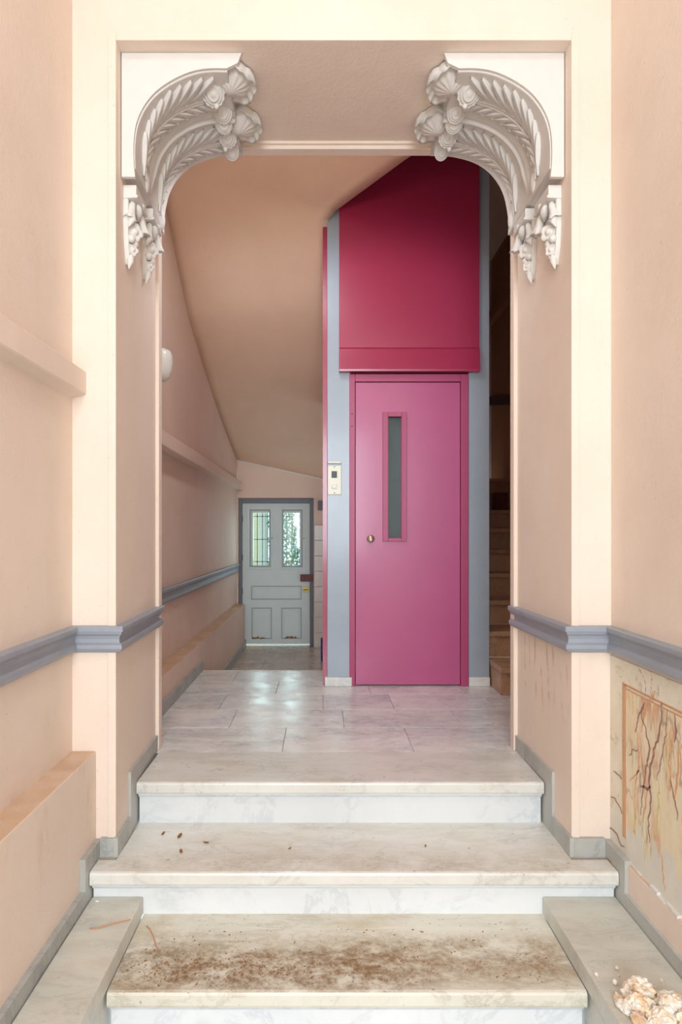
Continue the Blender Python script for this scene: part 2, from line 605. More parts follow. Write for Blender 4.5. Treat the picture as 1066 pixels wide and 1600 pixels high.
# ------------------------------------------------------------------ dimensions
YF, YB = 2.235, 2.865          # front and back of the archway wall
XWL, XWR = -0.922, 1.059       # vestibule side walls
XLF, XLB = -0.760, -0.780      # left reveal, front and back
XRF, XRB = 0.911, 0.903        # right reveal
ZLF, ZLB = 2.814, 2.822        # lintel underside
ZT2, ZT3, ZFL = -0.175, -0.335, -0.50
ZBLK = -0.273
YD = 7.04                      # back wall with garden door
XFL, XFR = -1.00, 1.95         # stair hall side walls
ZCOR = -0.30                   # corridor floor
TOP = 4.2
YE = -3.6                      # street wall behind the camera

# ------------------------------------------------------------------ structure
# vestibule side walls
wl = struct(box('wall_left', XWL - 0.2, XWL, YE, YF + 0.3, ZFL - 0.1, TOP, M['wall']), 'pale peach painted vestibule wall on the left')
box('wall_plinth', XWL - 0.01, -0.835, YE, YF - 0.0005, ZFL, 0.207, M['wall'], wl, bevel=0.004)
# boxed ledge high on the wall, underside slanting back
pl = [(XWL - 0.01, 1.602), (-0.876, 1.602), (-0.871, 1.597), (-0.871, 1.520), (-0.876, 1.515), (XWL - 0.01, 1.500)]
v, f = prism(pl, 'Y', YE, YF - 0.0005)
obj('wall_ledge', v, f, M['wall'], wl)

wr = struct(box('wall_right', XWR, XWR + 0.2, YE, YF + 0.3, ZFL - 0.1, TOP, M['wall']), 'pale peach painted vestibule wall on the right')
# uncovered painted faux-marble dado on the right wall
YP0 = 0.0
Gm = Geo()
ys = [YP0 + (YF - 0.001 - YP0) * i / 60 for i in range(61)]
vv, ff = [], []
for i, y in enumerate(ys):
    wob = 0.012 * noise.noise(Vector((y * 14, 0, 0)))
    vv += [(XWR - 0.003, y, -0.125), (XWR - 0.003, y, 0.56), (XWR + 0.01, y, -0.125), (XWR + 0.01, y, 0.56)]
for i in range(60):
    a, b = i * 4, i * 4 + 4
    ff += [(a, b, b + 1, a + 1), (a + 1, b + 1, b + 3, a + 3), (a, a + 2, b + 2, b)]
obj('faux_marble_border', vv, ff, M['border'], wr, recalc=False)
box('faux_marble_field', XWR - 0.0045, XWR + 0.005, YP0, 2.118, -0.125, 0.462, M['field'], wr)
for (y0, y1, z0, z1) in ((2.118, 2.125, -0.06, 0.478), (2.131, 2.141, -0.06, 0.482), (YP0, 2.1175, 0.462, 0.466), (YP0, 2.1305, 0.474, 0.480)):
    box('painted_line', XWR - 0.0047, XWR + 0.004, y0, y1, z0, z1, M['bframe'], wr)
# the painter's veins, flat strokes on the wall face
M['vein_dark'] = m_plain('vein_umber', srgb(150, 114, 102), 0.6, 0.3, 40, 0.05)
M['vein_rust'] = m_plain('vein_rust', srgb(214, 160, 122), 0.6, 0.2, 40, 0.05)
M['vein_gold'] = m_plain('vein_ochre', srgb(214, 196, 140), 0.6, 0.2, 40, 0.05)


def vein(pts, w, mat):
    P = []
    for a, b in pts:
        px, py = 900 + a / 3.476, 960 + b / 3.476
        sc_ = (px - 505.0) / (XWR - 0.0045)
        P.append(Vector((FPX / sc_, 1.0 - (py - 836.0) / sc_, 0)))
    P = spline(P, max(10, 5 * len(P)))
    v_, f_ = [], []
    n_ = len(P)
    for i, p in enumerate(P):
        d = (P[min(i + 1, n_ - 1)] - P[max(i - 1, 0)]).normalized()
        q = Vector((-d.y, d.x, 0))
        jit = 0.008 * noise.noise(Vector((p.y * 60, p.x * 60, w * 900)))
        ww = w * (0.25 + 0.75 * math.sin(math.pi * (0.06 + 0.88 * i / (n_ - 1)))) * (0.75 + 0.7 * abs(noise.noise(Vector((p.y * 45, 3.3, p.x * 20)))))
        for k in (-1, 1):
            c = p + q * (k * ww + jit)
            v_ += [(XWR - 0.0054, c.x, c.y), (XWR - 0.003, c.x, c.y)]
    for i in range(n_ - 1):
        a, b = i * 4, i * 4 + 4
        f_ += [(a, b, b + 2, a + 2), (a + 1, a + 3, b + 3, b + 1), (a, a + 1, b + 1, b), (a + 2, b + 2, b + 3, a + 3)]
    obj('painted_vein', v_, f_, mat, wr)


for pts, w, m_ in (
        ([(372, 480), (360, 560), (384, 640), (400, 740), (385, 830), (368, 940), (352, 1090)], 0.0036, 'vein_dark'),
        ([(470, 480), (456, 640), (422, 760), (400, 900), (412, 1000), (396, 1120), (402, 1240)], 0.0050, 'vein_dark'),
        ([(322, 640), (340, 560), (372, 478)], 0.0030, 'vein_dark'),
        ([(516, 900), (530, 980), (546, 1040), (552, 1120)], 0.0032, 'vein_dark'),
        ([(500, 520), (486, 660), (462, 800), (440, 900)], 0.0022, 'vein_dark'),
        ([(535, 540), (545, 620), (540, 700)], 0.0048, 'vein_dark'),
        ([(205, 850), (228, 866), (248, 896)], 0.0020, 'vein_dark'),
        ([(192, 990), (222, 1020), (240, 1046), (250, 1084)], 0.0018, 'vein_dark'),
        ([(292, 772), (312, 738), (340, 736)], 0.0026, 'vein_dark'),
        ([(350, 930), (385, 945), (408, 935)], 0.0050, 'vein_dark'),
        ([(180, 1160), (215, 1180), (240, 1240), (262, 1262)], 0.0028, 'vein_dark'),
        ([(330, 600), (345, 780), (330, 900), (318, 1060), (330, 1110)], 0.0042, 'vein_rust'),
        ([(430, 420), (400, 480), (372, 560), (360, 640)], 0.0046, 'vein_rust'),
        ([(392, 950), (378, 1040), (366, 1125)], 0.0044, 'vein_rust'),
        ([(505, 800), (520, 880), (515, 960)], 0.0044, 'vein_rust'),
        ([(468, 1300), (474, 1400), (484, 1500)], 0.0034, 'vein_rust'),
        ([(290, 900), (330, 868), (350, 820)], 0.0030, 'vein_rust'),
        ([(560, 700), (556, 860), (540, 1000)], 0.0060, 'vein_rust'),
        ([(302, 420), (316, 470), (306, 540)], 0.0060, 'vein_gold'),
        ([(455, 900), (450, 1040), (440, 1180)], 0.0060, 'vein_gold'),
        ([(500, 640), (498, 800), (500, 930)], 0.0050, 'vein_gold'),
        ([(330, 1060), (320, 1140), (330, 1210)], 0.0055, 'vein_gold'),
        ([(372, 1180), (380, 1260), (374, 1340)], 0.0034, 'vein_gold')):
    vein(pts, w, M[m_])
# low plinth with a broken white top edge
v, f = prism([(YP0 - 1.5, ZFL), (2.085, ZFL), (2.085, -0.128), (YP0 - 1.5, -0.128)], 'X', XWR - 0.016, XWR + 0.01)
obj('wall_plinth', v, f, M['wall'], wr, bevel=0.003)
g = Geo()
k = 0
y = 0.6
while y < 2.09:
    dy = random.uniform(0.02, 0.05)
    h = random.uniform(0.003, 0.012)
    w = random.uniform(0.006, 0.018)
    g.box(XWR - w, XWR + 0.002, y, min(2.09, y + dy), -0.129, -0.128 + h)
    y += dy
o = g.build('plaster_edge', M['plaster'], wr)

# archway wall with its skewed opening
wa = None
g = Geo()
zt, zb = TOP, ZFL - 0.1


def ring_prism(poly):   # poly: list of (x,y) footprint, extruded
    return prism(poly, 'Z', zb, zt)


g.add(*ring_prism([(XFL - 0.2, YF), (XLF, YF), (XLB, YB), (XFL - 0.2, YB)]))
g.add(*ring_prism([(XRF, YF), (XFR + 0.2, YF), (XFR + 0.2, YB), (XRB, YB)]))
v = [(XLF, YF, ZLF), (XRF, YF, ZLF), (XRB, YB, ZLB), (XLB, YB, ZLB), (XLF, YF, zt), (XRF, YF, zt), (XRB, YB, zt), (XLB, YB, zt)]
g.add(v, [(0, 3, 2, 1), (4, 5, 6, 7), (0, 1, 5, 4), (1, 2, 6, 5), (2, 3, 7, 6), (3, 0, 4, 7)])
wa = struct(g.build('wall_arch', M['wall_arch'], recalc=False), 'peach wall with the wide rectangular opening to the stair hall')

# fillet framing the opening on its front face, bead at its back
g = Geo()
w1, th = 0.030, 0.007
g.box(XLF - w1, XLF, YF - th, YF + 0.01, ZT2, ZLF + w1)
g.box(XRF, XRF + w1, YF - th, YF + 0.01, ZT2, ZLF + w1)
g.box(XLF, XRF, YF - th, YF + 0.01, ZLF, ZLF + w1)
struct(g.build('trim_1', M['wall'], bevel=0.002), 'narrow raised peach fillet framing the front of the opening')
g = Geo()
g.box(XLB - 0.02, XLB + 0.017, YB - 0.04, YB + 0.012, 0.0, ZLB)
g.box(XRB - 0.017, XRB + 0.02, YB - 0.04, YB + 0.012, 0.0, ZLB)
g.box(XLB, XRB, YB - 0.04, YB + 0.012, ZLB - 0.028, ZLB + 0.01)
g.box(XLB, XRB, YB - 0.055, YB - 0.02, ZLB - 0.012, ZLB + 0.01)
struct(g.build('trim_2', M['wall'], bevel=0.002), 'slim peach bead around the back edge of the opening')

# dado rails
ZD1, ZD0 = 0.668, 0.570
dprof = [(-0.01, ZD0), (0.010, ZD0), (0.022, ZD0 + 0.006), (0.029, ZD0 + 0.017), (0.027, ZD0 + 0.030), (0.017, ZD0 + 0.037),
         (0.015, ZD0 + 0.050), (0.018, ZD0 + 0.062), (0.026, ZD0 + 0.070), (0.026, ZD0 + 0.077), (0.033, ZD0 + 0.079), (0.033, ZD1 - 0.004), (0.030, ZD1), (-0.01, ZD1)]
v, f = sweep(dprof, [(XWL, YE), (XWL, YF), (XLF, YF), (XLB, YB + 0.0)], 1)
struct(obj('trim_3', v, f, M['dado']), 'grey moulded dado rail along the left vestibule wall and jamb')
v, f = sweep(dprof, [(XWR, YE), (XWR, YF), (XRF, YF), (XRB, YB + 0.0)], -1)
struct(obj('trim_4', v, f, M['dado']), 'grey moulded dado rail along the right vestibule wall and jamb')
v, f = sweep(dprof, [(XFL, YB), (XFL, YD - 0.02)], 1)
struct(obj('trim_5', v, f, M['dado']), 'grey dado rail along the corridor wall behind the arch')

# stair hall side walls
wf = struct(box('wall_corridor', XFL - 0.2, XFL, YB, YD + 0.3, -0.6, TOP, M['wall_far']), 'peach corridor wall behind the arch leading to the garden door')
box('wall_ledge', XFL - 0.01, -0.925, YB, YD - 0.06, 1.520, 1.608, M['wall_far'], wf, bevel=0.006)
box('wall_plinth', XFL - 0.01, -0.905, YB, YD - 0.001, -0.4, 0.200, M['wall_far'], wf, bevel=0.004)
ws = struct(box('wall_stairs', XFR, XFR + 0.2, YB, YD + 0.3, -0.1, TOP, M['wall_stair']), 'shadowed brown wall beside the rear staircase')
box('wall_ledge', XFR - 0.07, XFR + 0.01, YB, YD, 3.42, 3.52, M['wall_stair'], ws, bevel=0.006)
v, f = prism([(4.6, 2.01), (YD - 0.001, 2.50), (YD - 0.001, 2.60), (4.6, 2.11)], 'X', XFR - 0.03, XFR + 0.01)
struct(obj('trim_6', v, f, M['dado_dark'], bevel=0.006), 'dark dado rail climbing the wall above the rear staircase')

# back wall with the garden doorway
DX0, DX1, DZ1 = -0.985, -0.108, 1.430
g = Geo()
g.box(XFL - 0.2, DX0, YD, YD + 0.22, -0.6, TOP)
g.box(DX1, XFR + 0.2, YD, YD + 0.22, -0.6, TOP)
g.box(DX0, DX1, YD, YD + 0.22, DZ1, TOP)
g.box(DX0, DX1, YD, YD + 0.22, -0.6, ZCOR - 0.03)
wbk = struct(g.build('wall_back', M['wall_far'], recalc=False), 'peach end wall with the garden door under the stairs')
for i in range(8):
    z1 = 1.115 - i * 0.178
    z0 = max(ZCOR, z1 - 0.174)
    box('tile', -0.100, 0.095, YD - 0.012, YD + 0.001, z0, z1, M['wtile'], wbk, bevel=0.003, seg=1)

# street wall behind the camera, doorway standing open
g = Geo()
g.box(XWL - 0.2, -0.85, YE - 0.2, YE, ZFL - 0.1, TOP)
g.box(0.99, XWR + 0.2, YE - 0.2, YE, ZFL - 0.1, TOP)
g.box(-0.85, 0.99, YE - 0.2, YE, 3.06, TOP)
struct(g.build('wall_street', M['wall'], recalc=False), 'peach street wall with the tall entrance doorway')
d2 = struct(box('door_2', -0.85, 0.99, YE - 0.12, YE - 0.06, ZFL, 0.58, M['wood']), 'dark wooden lower half of the glazed entrance door')
for x in (-0.85, 0.03, 0.91):
    box('glazing_post', x, x + 0.08, YE - 0.12, YE - 0.06, 0.58, 3.06, M['wood'], d2)

struct(box('ceiling', XWL - 0.2, XWR + 0.2, YE - 0.2, YF + 0.01, 3.75, 3.9, M['ceiling']), 'plain pale vestibule ceiling')
struct(box('ceiling_hall', XFL - 0.2, XFR + 0.2, YB - 0.01, YD + 0.3, TOP - 0.02, TOP + 0.1, M['ceiling']), 'plain stair hall ceiling')

cl = empty('added_ceiling_lamp', (0.07, 0.35, 3.75), 'flush square fill lamp added on the vestibule ceiling, out of view', 'lamp')  # made-up fixture for the added vestibule fill, out of view
box('fill_base', -0.20, 0.34, 0.08, 0.62, 3.70, 3.7495, M['whiteplastic'], cl, bevel=0.01)
box('fill_rim', -0.21, 0.35, 0.07, 0.63, 3.675, 3.70, M['steel'], cl, bevel=0.005)

hl = empty('added_hall_lamp', (-0.15, 3.00, 3.04), 'small round fill lamp added on the stair hall side of the arch wall, out of view', 'lamp')  # made-up fixture housing the added hall fill, hidden by the lintel
v, f = lathe([(0.0, 0.07), (0.02, 0.07), (0.05, 0.055), (0.11, 0.035), (0.12, 0.0), (0.115, 0.0), (0.10, 0.025), (0.0, 0.03)], (0, 0, 1), (-0.15, 3.00, 3.035), 28)
obj('lamp_shade', v, f, M['whiteplastic'], hl, smooth=True)  # shade of the added hall fill
v, f = tube([(-0.15, 3.00, 3.10), (-0.15, 3.00, 3.14), (-0.15, 2.96, 3.16), (-0.15, 2.866, 3.16)], 0.008, 8)
obj('fill_arm', v, f, M['steel'], hl)

# floors ---------------------------------------------------------------
fl = struct(box('floor', XFL, XFR, 2.80, 4.48, -0.40, -0.006, M['grout']), 'grey-white marble tiled landing in front of the elevator')
rows = [(2.803, 3.165, [-0.98, -0.80, -0.19, 0.42, 1.03, 1.95]), (3.165, 3.490, [-0.98, -0.49, 0.11, 0.73, 1.35, 1.95]),
        (3.490, 3.820, [-0.98, -0.60, 0.0, 0.41, 1.0, 1.6, 1.95]), (3.820, 4.150, [-0.98, -0.30, 0.30, 0.90, 1.5, 1.95]),
        (4.150, 4.470, [-0.98, -0.62, 0.0])]
for (y0, y1, xs) in rows:
    for a, b in zip(xs[:-1], xs[1:]):
        a2 = a
        box('tile', a2 + 0.001, b - 0.001, y0 + 0.001, y1 - 0.001, -0.02, random.uniform(-0.0008, 0.0), M['tile'], fl, bevel=0.0012, seg=1)
box('landing_edge', XFL + 0.09, 0.0, 4.470, 4.505, -0.045, 0.0, M['tread_top'], fl, bevel=0.006)

fc = struct(box('floor_corridor', XFL, 0.6, 4.48, YD + 0.02, ZCOR - 0.08, ZCOR - 0.006, M['grout']), 'lower marble floor of the corridor to the garden door')
y = 4.50
k = 0
while y < YD:
    y1 = min(y + 0.36, YD + 0.02)
    off = -0.3 if k % 2 else 0.0
    for a in (-1.2 + off, -0.6 + off, 0.0 + off, 0.6 + off):
        x0, x1 = max(a, XFL), min(a + 0.6, 0.6)
        if x1 - x0 > 0.05:
            box('tile', x0 + 0.001, x1 - 0.001, y + 0.001, y1 - 0.001, ZCOR - 0.02, ZCOR, M['tile_low'], fc, bevel=0.0012, seg=1)
    y = y1
    k += 1
# two steps down behind the landing
cs = empty('corridor_step', (-0.45, 4.65, ZCOR), 'low marble step down from the landing to the corridor', 'step')
box('tread', XFL + 0.10, 0.0, 4.49, 4.80, -0.19, -0.15, M['tile_low'], cs, bevel=0.006)
box('riser', XFL + 0.10, 0.0, 4.51, 4.775, ZCOR, -0.19, M['tile_low'], cs)

fv = struct(box('floor_vestibule', XWL, XWR, YE - 1.5, 1.82, ZFL - 0.1, ZFL - 0.006, M['grout']), 'marble vestibule floor below the steps')
for i in range(12):
    for j in range(4):
        x0 = -0.83 + j * 0.475
        y0 = -3.674 + i * 0.458
        box('tile', x0 + 0.001, x0 + 0.473, y0 + 0.001, y0 + 0.456, ZFL - 0.02, ZFL, M['tile'], fv, bevel=0.0012, seg=1)

# baseboards -------------------------------------------------------------
sk = 0.011
bl = struct(bpy.data.objects.new('baseboard_left', None), 'grey marble skirting stepping down along the left side of the steps')
COL.objects.link(bl); WL[bl] = Vector((0, 0, 0))
br_ = struct(bpy.data.objects.new('baseboard_right', None), 'grey marble skirting stepping down along the right side of the steps')
COL.objects.link(br_); WL[br_] = Vector((0, 0, 0))


def slab_x(xf, xb, poly, par):     # a skirting slab lying against a reveal whose x runs from xf (front) to xb (back)
    pass


def reveal_skirt(side, par):
    poly = [(YB + 0.0, -0.17), (YB + 0.0, 0.070), (2.385, 0.070), (2.385, -0.105), (YF - 0.018, -0.105), (YF - 0.018, -0.175), (2.45, -0.175)]
    n = len(poly)
    v = []
    for k, off in enumerate((-0.005, sk)):
        for (y, z) in poly:
            t = (y - YF) / (YB - YF)
            x = lerp(XLF, XLB, t) + off if side < 0 else lerp(XRF, XRB, t) - off
            v.append((x, y, z))
    f = [tuple(range(n)), tuple(range(2 * n - 1, n - 1, -1))] + [(i, (i + 1) % n, n + (i + 1) % n, n + i) for i in range(n)]
    obj('skirting_slab', v, f, M['skirt'], par)


reveal_skirt(-1, bl)
reveal_skirt(1, br_)
box('skirting_slab', -0.815, XLF - 0.002, YF - 0.019, YF + 0.002, ZT2, -0.108, M['skirt'], bl, bevel=0.002)
box('skirting_slab', XRF + 0.002, XWR - 0.028, YF - 0.019, YF + 0.002, ZT2, -0.108, M['skirt'], br_, bevel=0.002)
v, f = prism([(YF - 0.002, -0.17), (YF - 0.002, -0.115), (2.085, -0.115), (2.085, -0.225), (1.515, -0.225), (1.515, ZFL), (2.16, ZFL), (2.16, -0.17)], 'X', -0.836, -0.815)
obj('skirting_slab', v, f, M['skirt'], bl)
v, f = prism([(1.514, ZFL), (1.514, -0.44), (YE, -0.44), (YE, ZFL)], 'X', -0.836, -0.815)
obj('skirting_slab', v, f, M['skirt'], bl)
v, f = prism([(YF - 0.002, -0.17), (YF - 0.002, -0.115), (2.078, -0.115), (2.078, -0.225), (1.515, -0.225), (1.515, ZFL), (2.16, ZFL), (2.16, -0.17)], 'X', XWR - 0.028, XWR + 0.002)
obj('skirting_slab', v, f, M['skirt'], br_)
v, f = prism([(1.514, ZFL), (1.514, -0.44), (YE, -0.44), (YE, ZFL)], 'X', XWR - 0.028, XWR - 0.015)
obj('skirting_slab', v, f, M['skirt'], br_)
bc = struct(bpy.data.objects.new('baseboard_corridor', None), 'grey marble skirting along the corridor wall')
COL.objects.link(bc); WL[bc] = Vector((0, 0, 0))
box('skirting_slab', -0.906, -0.885, YB, 4.50, -0.05, 0.070, M['skirt'], bc)
box('skirting_slab', -0.906, -0.890, 4.50, YD - 0.002, ZCOR, ZCOR + 0.09, M['skirt'], bc)

# ------------------------------------------------------------------ entrance steps
st = empty('entrance_steps', (0.07, 2.1, ZFL), 'three wide worn white marble steps leading up to the landing', 'steps')


def nosed_slab(name, x0, x1, yn, yback, z, mat, th=0.050):
    """tread slab with softly rounded nose"""
    prof = [(yback, z), (yn + 0.010, z), (yn + 0.003, z - 0.003), (yn, z - 0.010), (yn, z - th + 0.010), (yn + 0.003, z - th + 0.003), (yn + 0.010, z - th), (yback, z - th)]
    v, f = prism(prof, 'X', x0, x1)
    return obj(name, v, f, mat, st)


def step(x0, x1, yn, yback, z, zlow, mat, inset=0.0):
    nosed_slab('tread', x0, x1, yn, yback, z, mat)
    r = box('riser', x0 + 0.004, x1 - 0.004, yn + 0.028, yn + 0.06, zlow, z - 0.050, M['riser'], st)
    prof = [(yn + 0.030, z - 0.050), (yn + 0.014, z - 0.050), (yn + 0.014, z - 0.056), (yn + 0.020, z - 0.066), (yn + 0.030, z - 0.068)]
    v, f = prism(prof, 'X', x0 + 0.004, x1 - 0.004)
    obj('cove_moulding', v, f, M['riser'], r)


step(-0.754, 0.893, 2.455, 2.802, 0.0, ZT2, M['tread_top'])
# second tread: wide in front of the archway, notched round the jambs
step(-0.813, XWR - 0.030, 2.115, 2.20, ZT2, ZT3, M['tread_top'])
box('tread', -0.749, 0.899, 2.199, 2.50, ZT2 - 0.05, ZT2 - 0.0002, M['tread_top'], st)
step(-0.632, 0.772, 1.775, 2.150, ZT3, ZFL, M['tread_low'])

for sx, (x0, x1, lab) in {-1: (-0.813, -0.633, 'pale marble side block left of the lowest step, below the plain peach wall'),
                          1: (0.773, XWR - 0.029, 'pale marble side block right of the lowest step, holding plaster rubble')}.items():
    b = empty('marble_block', ((x0 + x1) / 2, 1.8, ZFL), lab, 'marble block', 'side blocks beside the lowest step')
    box('top_slab', x0, x1, 1.50, 2.142, ZBLK - 0.062, ZBLK, M['block'], b, bevel=0.004)
    xi = (x0, x1 - 0.008) if sx < 0 else (x0 + 0.008, x1)
    box('base', xi[0], xi[1], 1.53, 2.142, ZFL, ZBLK - 0.062, M['block'], b)

# ------------------------------------------------------------------ rear staircase
sr = empty('rear_staircase', (1.5, 4.6, 0.0), 'dim brown marble staircase rising behind the elevator', 'stairs')
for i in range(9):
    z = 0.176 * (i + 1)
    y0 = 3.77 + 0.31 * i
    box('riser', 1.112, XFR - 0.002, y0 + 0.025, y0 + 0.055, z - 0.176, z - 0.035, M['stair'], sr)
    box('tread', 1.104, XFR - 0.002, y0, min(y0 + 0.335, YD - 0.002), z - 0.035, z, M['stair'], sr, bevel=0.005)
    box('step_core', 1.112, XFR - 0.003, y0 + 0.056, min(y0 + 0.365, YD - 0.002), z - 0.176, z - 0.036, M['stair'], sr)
tag(box('cardboard_box', 1.62, 1.735, 5.70, 5.83, 1.2325, 1.40, M['darkred'], bevel=0.004), 'small dark red box standing on an upper rear stair', 'box')

# ------------------------------------------------------------------ underside of the upper flight
rows = [  # (left point), (right point)
    ((XFL, YD, 1.874), (0.10, YD, 1.640)),
    ((XFL, 6.40, 2.020), (0.10, 6.40, 1.86)),
    ((XFL, 5.76, 2.190), (0.08, 5.76, 2.10)),
    ((XFL, 5.10, 2.400), (0.06, 5.10, 2.37)),
    ((XFL, 4.52, 2.620), (0.05, 4.55, 2.68)),
    ((XFL, 4.22, 2.810), (0.04, 4.22, 2.91)),
    ((XFL, 3.98, 3.000), (0.03, 4.015, 3.075)),
    ((XFL, 3.70, 3.190), (0.096, 3.965, 3.125)),
    ((XFL, 3.40, 3.340), (0.534, 3.500, 3.205)),
    ((XFL, YB, 3.480), (1.30, YB, 3.36)),
]
n = 40
Lc = spline([r[0] for r in rows], n)
R_ = [Vector(r[1]) for r in rows]
# right edge stays a broken line (it is a hard stringer edge)
cum = [0]
for i in range(1, len(R_)):
    cum.append(cum[-1] + 1)
Rc = []
Lc = []
for k in range(n):
    s = (len(rows) - 1) * k / (n - 1)
    i = min(int(s), len(rows) - 2)
    t = s - i
    Rc.append(R_[i].lerp(R_[i + 1], t))
    Lc.append(Vector(rows[i][0]).lerp(Vector(rows[i + 1][0]), t))
v, f = [], []
m = 14
for k in range(n):
    for j in range(m + 1):
        u = j / m
        p = Lc[k].lerp(Rc[k], u)
        p.z += 0.03 * math.sin(math.pi * u) * (k / n)
        v.append(p)
nb = len(v)
v += [p + Vector((0, 0, 0.16)) for p in v]
for k in range(n - 1):
    for j in range(m):
        a = k * (m + 1) + j
        q = (a, a + 1, a + m + 2, a + m + 1)
        f.append(q)
        f.append(tuple(nb + i for i in reversed(q)))
    for j in (0, m):
        a = k * (m + 1) + j
        f.append((a, a + m + 1, nb + a + m + 1, nb + a))
struct(obj('ceiling_soffit', v, f, M['soffit'], smooth=True), 'curving peach underside of the upper stair flight')

# white cable clipped along the soffit on the back wall
tag(Geo().add(*tube([(-1.006 + 0.012, YD - 0.006, 1.60), (-1.006 + 0.012, YD - 0.006, 1.858), (0.02, YD - 0.006, 1.638)], 0.009, 6)).build('cable_conduit', M['cable'], recalc=True),
    'thin white cable conduit running under the sloping soffit above the garden door', 'cable')

# ------------------------------------------------------------------ elevator
EY = 4.025
el = empty('elevator', (0.56, EY, 0), 'raspberry pink elevator with grey posts and a slim glazed door', 'elevator')
g = Geo()
g.box(-0.002, 0.03, EY + 0.02, 5.55, 0, TOP - 0.03)
g.box(1.07, 1.10, EY + 0.05, 5.55, 0, TOP - 0.03)
g.box(0.03, 1.07, 5.52, 5.55, 0, TOP - 0.03)
g.box(0.03, 1.07, EY + 0.05, EY + 0.08, 2.06, TOP - 0.03)
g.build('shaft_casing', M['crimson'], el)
p1 = box('post', 0.027, 0.180, EY, EY + 0.09, 0.058, TOP - 0.03, M['greypaint'], el, bevel=0.004)
p2 = box('post', 0.964, 1.102, EY, EY + 0.09, 0.058, TOP - 0.03, M['greypaint'], el, bevel=0.004)
box('base_block', 0.012, 0.190, EY - 0.012, EY + 0.20, 0.0, 0.060, M['whitebase'], el, bevel=0.003)
box('base_block', 0.964, 1.103, EY - 0.012, EY + 0.09, 0.0, 0.060, M['whitebase'], el, bevel=0.003)
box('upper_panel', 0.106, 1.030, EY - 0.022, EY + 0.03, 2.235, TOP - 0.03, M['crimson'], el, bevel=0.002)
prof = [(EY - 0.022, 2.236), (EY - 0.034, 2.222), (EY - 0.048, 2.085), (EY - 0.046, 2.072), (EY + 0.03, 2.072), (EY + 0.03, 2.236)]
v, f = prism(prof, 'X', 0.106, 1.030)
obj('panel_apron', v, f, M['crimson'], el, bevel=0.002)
# door frame and leaf
fr = Geo()
fr.box(0.174, 0.212, EY - 0.008, EY + 0.06, 0.0, 2.064)
fr.box(0.911, 0.962, EY - 0.008, EY + 0.06, 0.0, 2.064)
fr.box(0.212, 0.911, EY - 0.008, EY + 0.06, 2.014, 2.064)
fr.build('door_frame', M['pinkframe'], el, bevel=0.003)
wx0, wx1, wz0, wz1 = 0.432, 0.517, 0.980, 1.782
lf = Geo()
y0, y1 = EY + 0.002, EY + 0.04
lf.box(0.216, wx0, y0, y1, 0.010, 2.010)
lf.box(wx1, 0.907, y0, y1, 0.010, 2.010)
lf.box(wx0, wx1, y0, y1, 0.010, wz0)
lf.box(wx0, wx1, y0, y1, wz1, 2.010)
door = lf.build('door_leaf', M['pink'], el)
wfz = Geo()
for (a, b, c, d) in ((0.394, wx0 - 0.002, 0.958, 1.812), (wx1 + 0.002, 0.553, 0.958, 1.812), (wx0 - 0.002, wx1 + 0.002, 0.958, wz0), (wx0 - 0.002, wx1 + 0.002, wz1, 1.812)):
    wfz.box(a, b, EY - 0.014, EY + 0.01, c, d)
wfz.build('window_frame', M['pinkframe'], door, bevel=0.002)
box('glass_pane', wx0, wx1, EY + 0.030, EY + 0.036, wz0, wz1, M['frost'], door)
v, f = lathe([(0.0, 0.0), (0.020, 0.0), (0.020, 0.004), (0.009, 0.008), (0.009, 0.018), (0.018, 0.024), (0.025, 0.034), (0.024, 0.044), (0.014, 0.052), (0.0, 0.054)], (0, -1, 0), (0.314, EY + 0.003, 0.975), 20)
kb = obj('knob', v, f, M['brass'], door, smooth=True)
kb['label'] = 'round brass door knob'
# call plate
cp = box('call_plate', 0.030, 0.121, EY - 0.006, EY + 0.002, 1.267, 1.462, M['steel'], el, bevel=0.002)
box('plate_hood', 0.030, 0.121, EY - 0.016, EY + 0.002, 1.472, 1.486, M['steel'], el, bevel=0.002)
box('indicator', 0.056, 0.092, EY - 0.010, EY - 0.004, 1.378, 1.422, M['black'], cp, bevel=0.002)
bt = box('call_button', 0.057, 0.091, EY - 0.011, EY - 0.004, 1.304, 1.338, M['whiteplastic'], cp, bevel=0.003)
box('button_face', 0.064, 0.084, EY - 0.0125, EY - 0.010, 1.311, 1.331, M['steel'], cp, bevel=0.001)
for z in (1.278, 1.451):
    v, f = lathe([(0.0, 0), (0.004, 0), (0.003, 0.002), (0, 0.0025)], (0, -1, 0), (0.0755, EY - 0.006, z), 8)
    obj('screw', v, f, M['black'], cp)
for (x, z) in ((0.192, 1.72), (0.192, 1.80)):
    v, f = lathe([(0.0, 0), (0.005, 0), (0.004, 0.002), (0, 0.0025)], (0, -1, 0), (x, EY - 0.008, z), 8)
    obj('screw', v, f, M['black'], el)

# ------------------------------------------------------------------ garden door
def dpx(x, y):
    return ((x - 505.0) / 135.0, 1.0 + (836.0 - y) / 135.0)


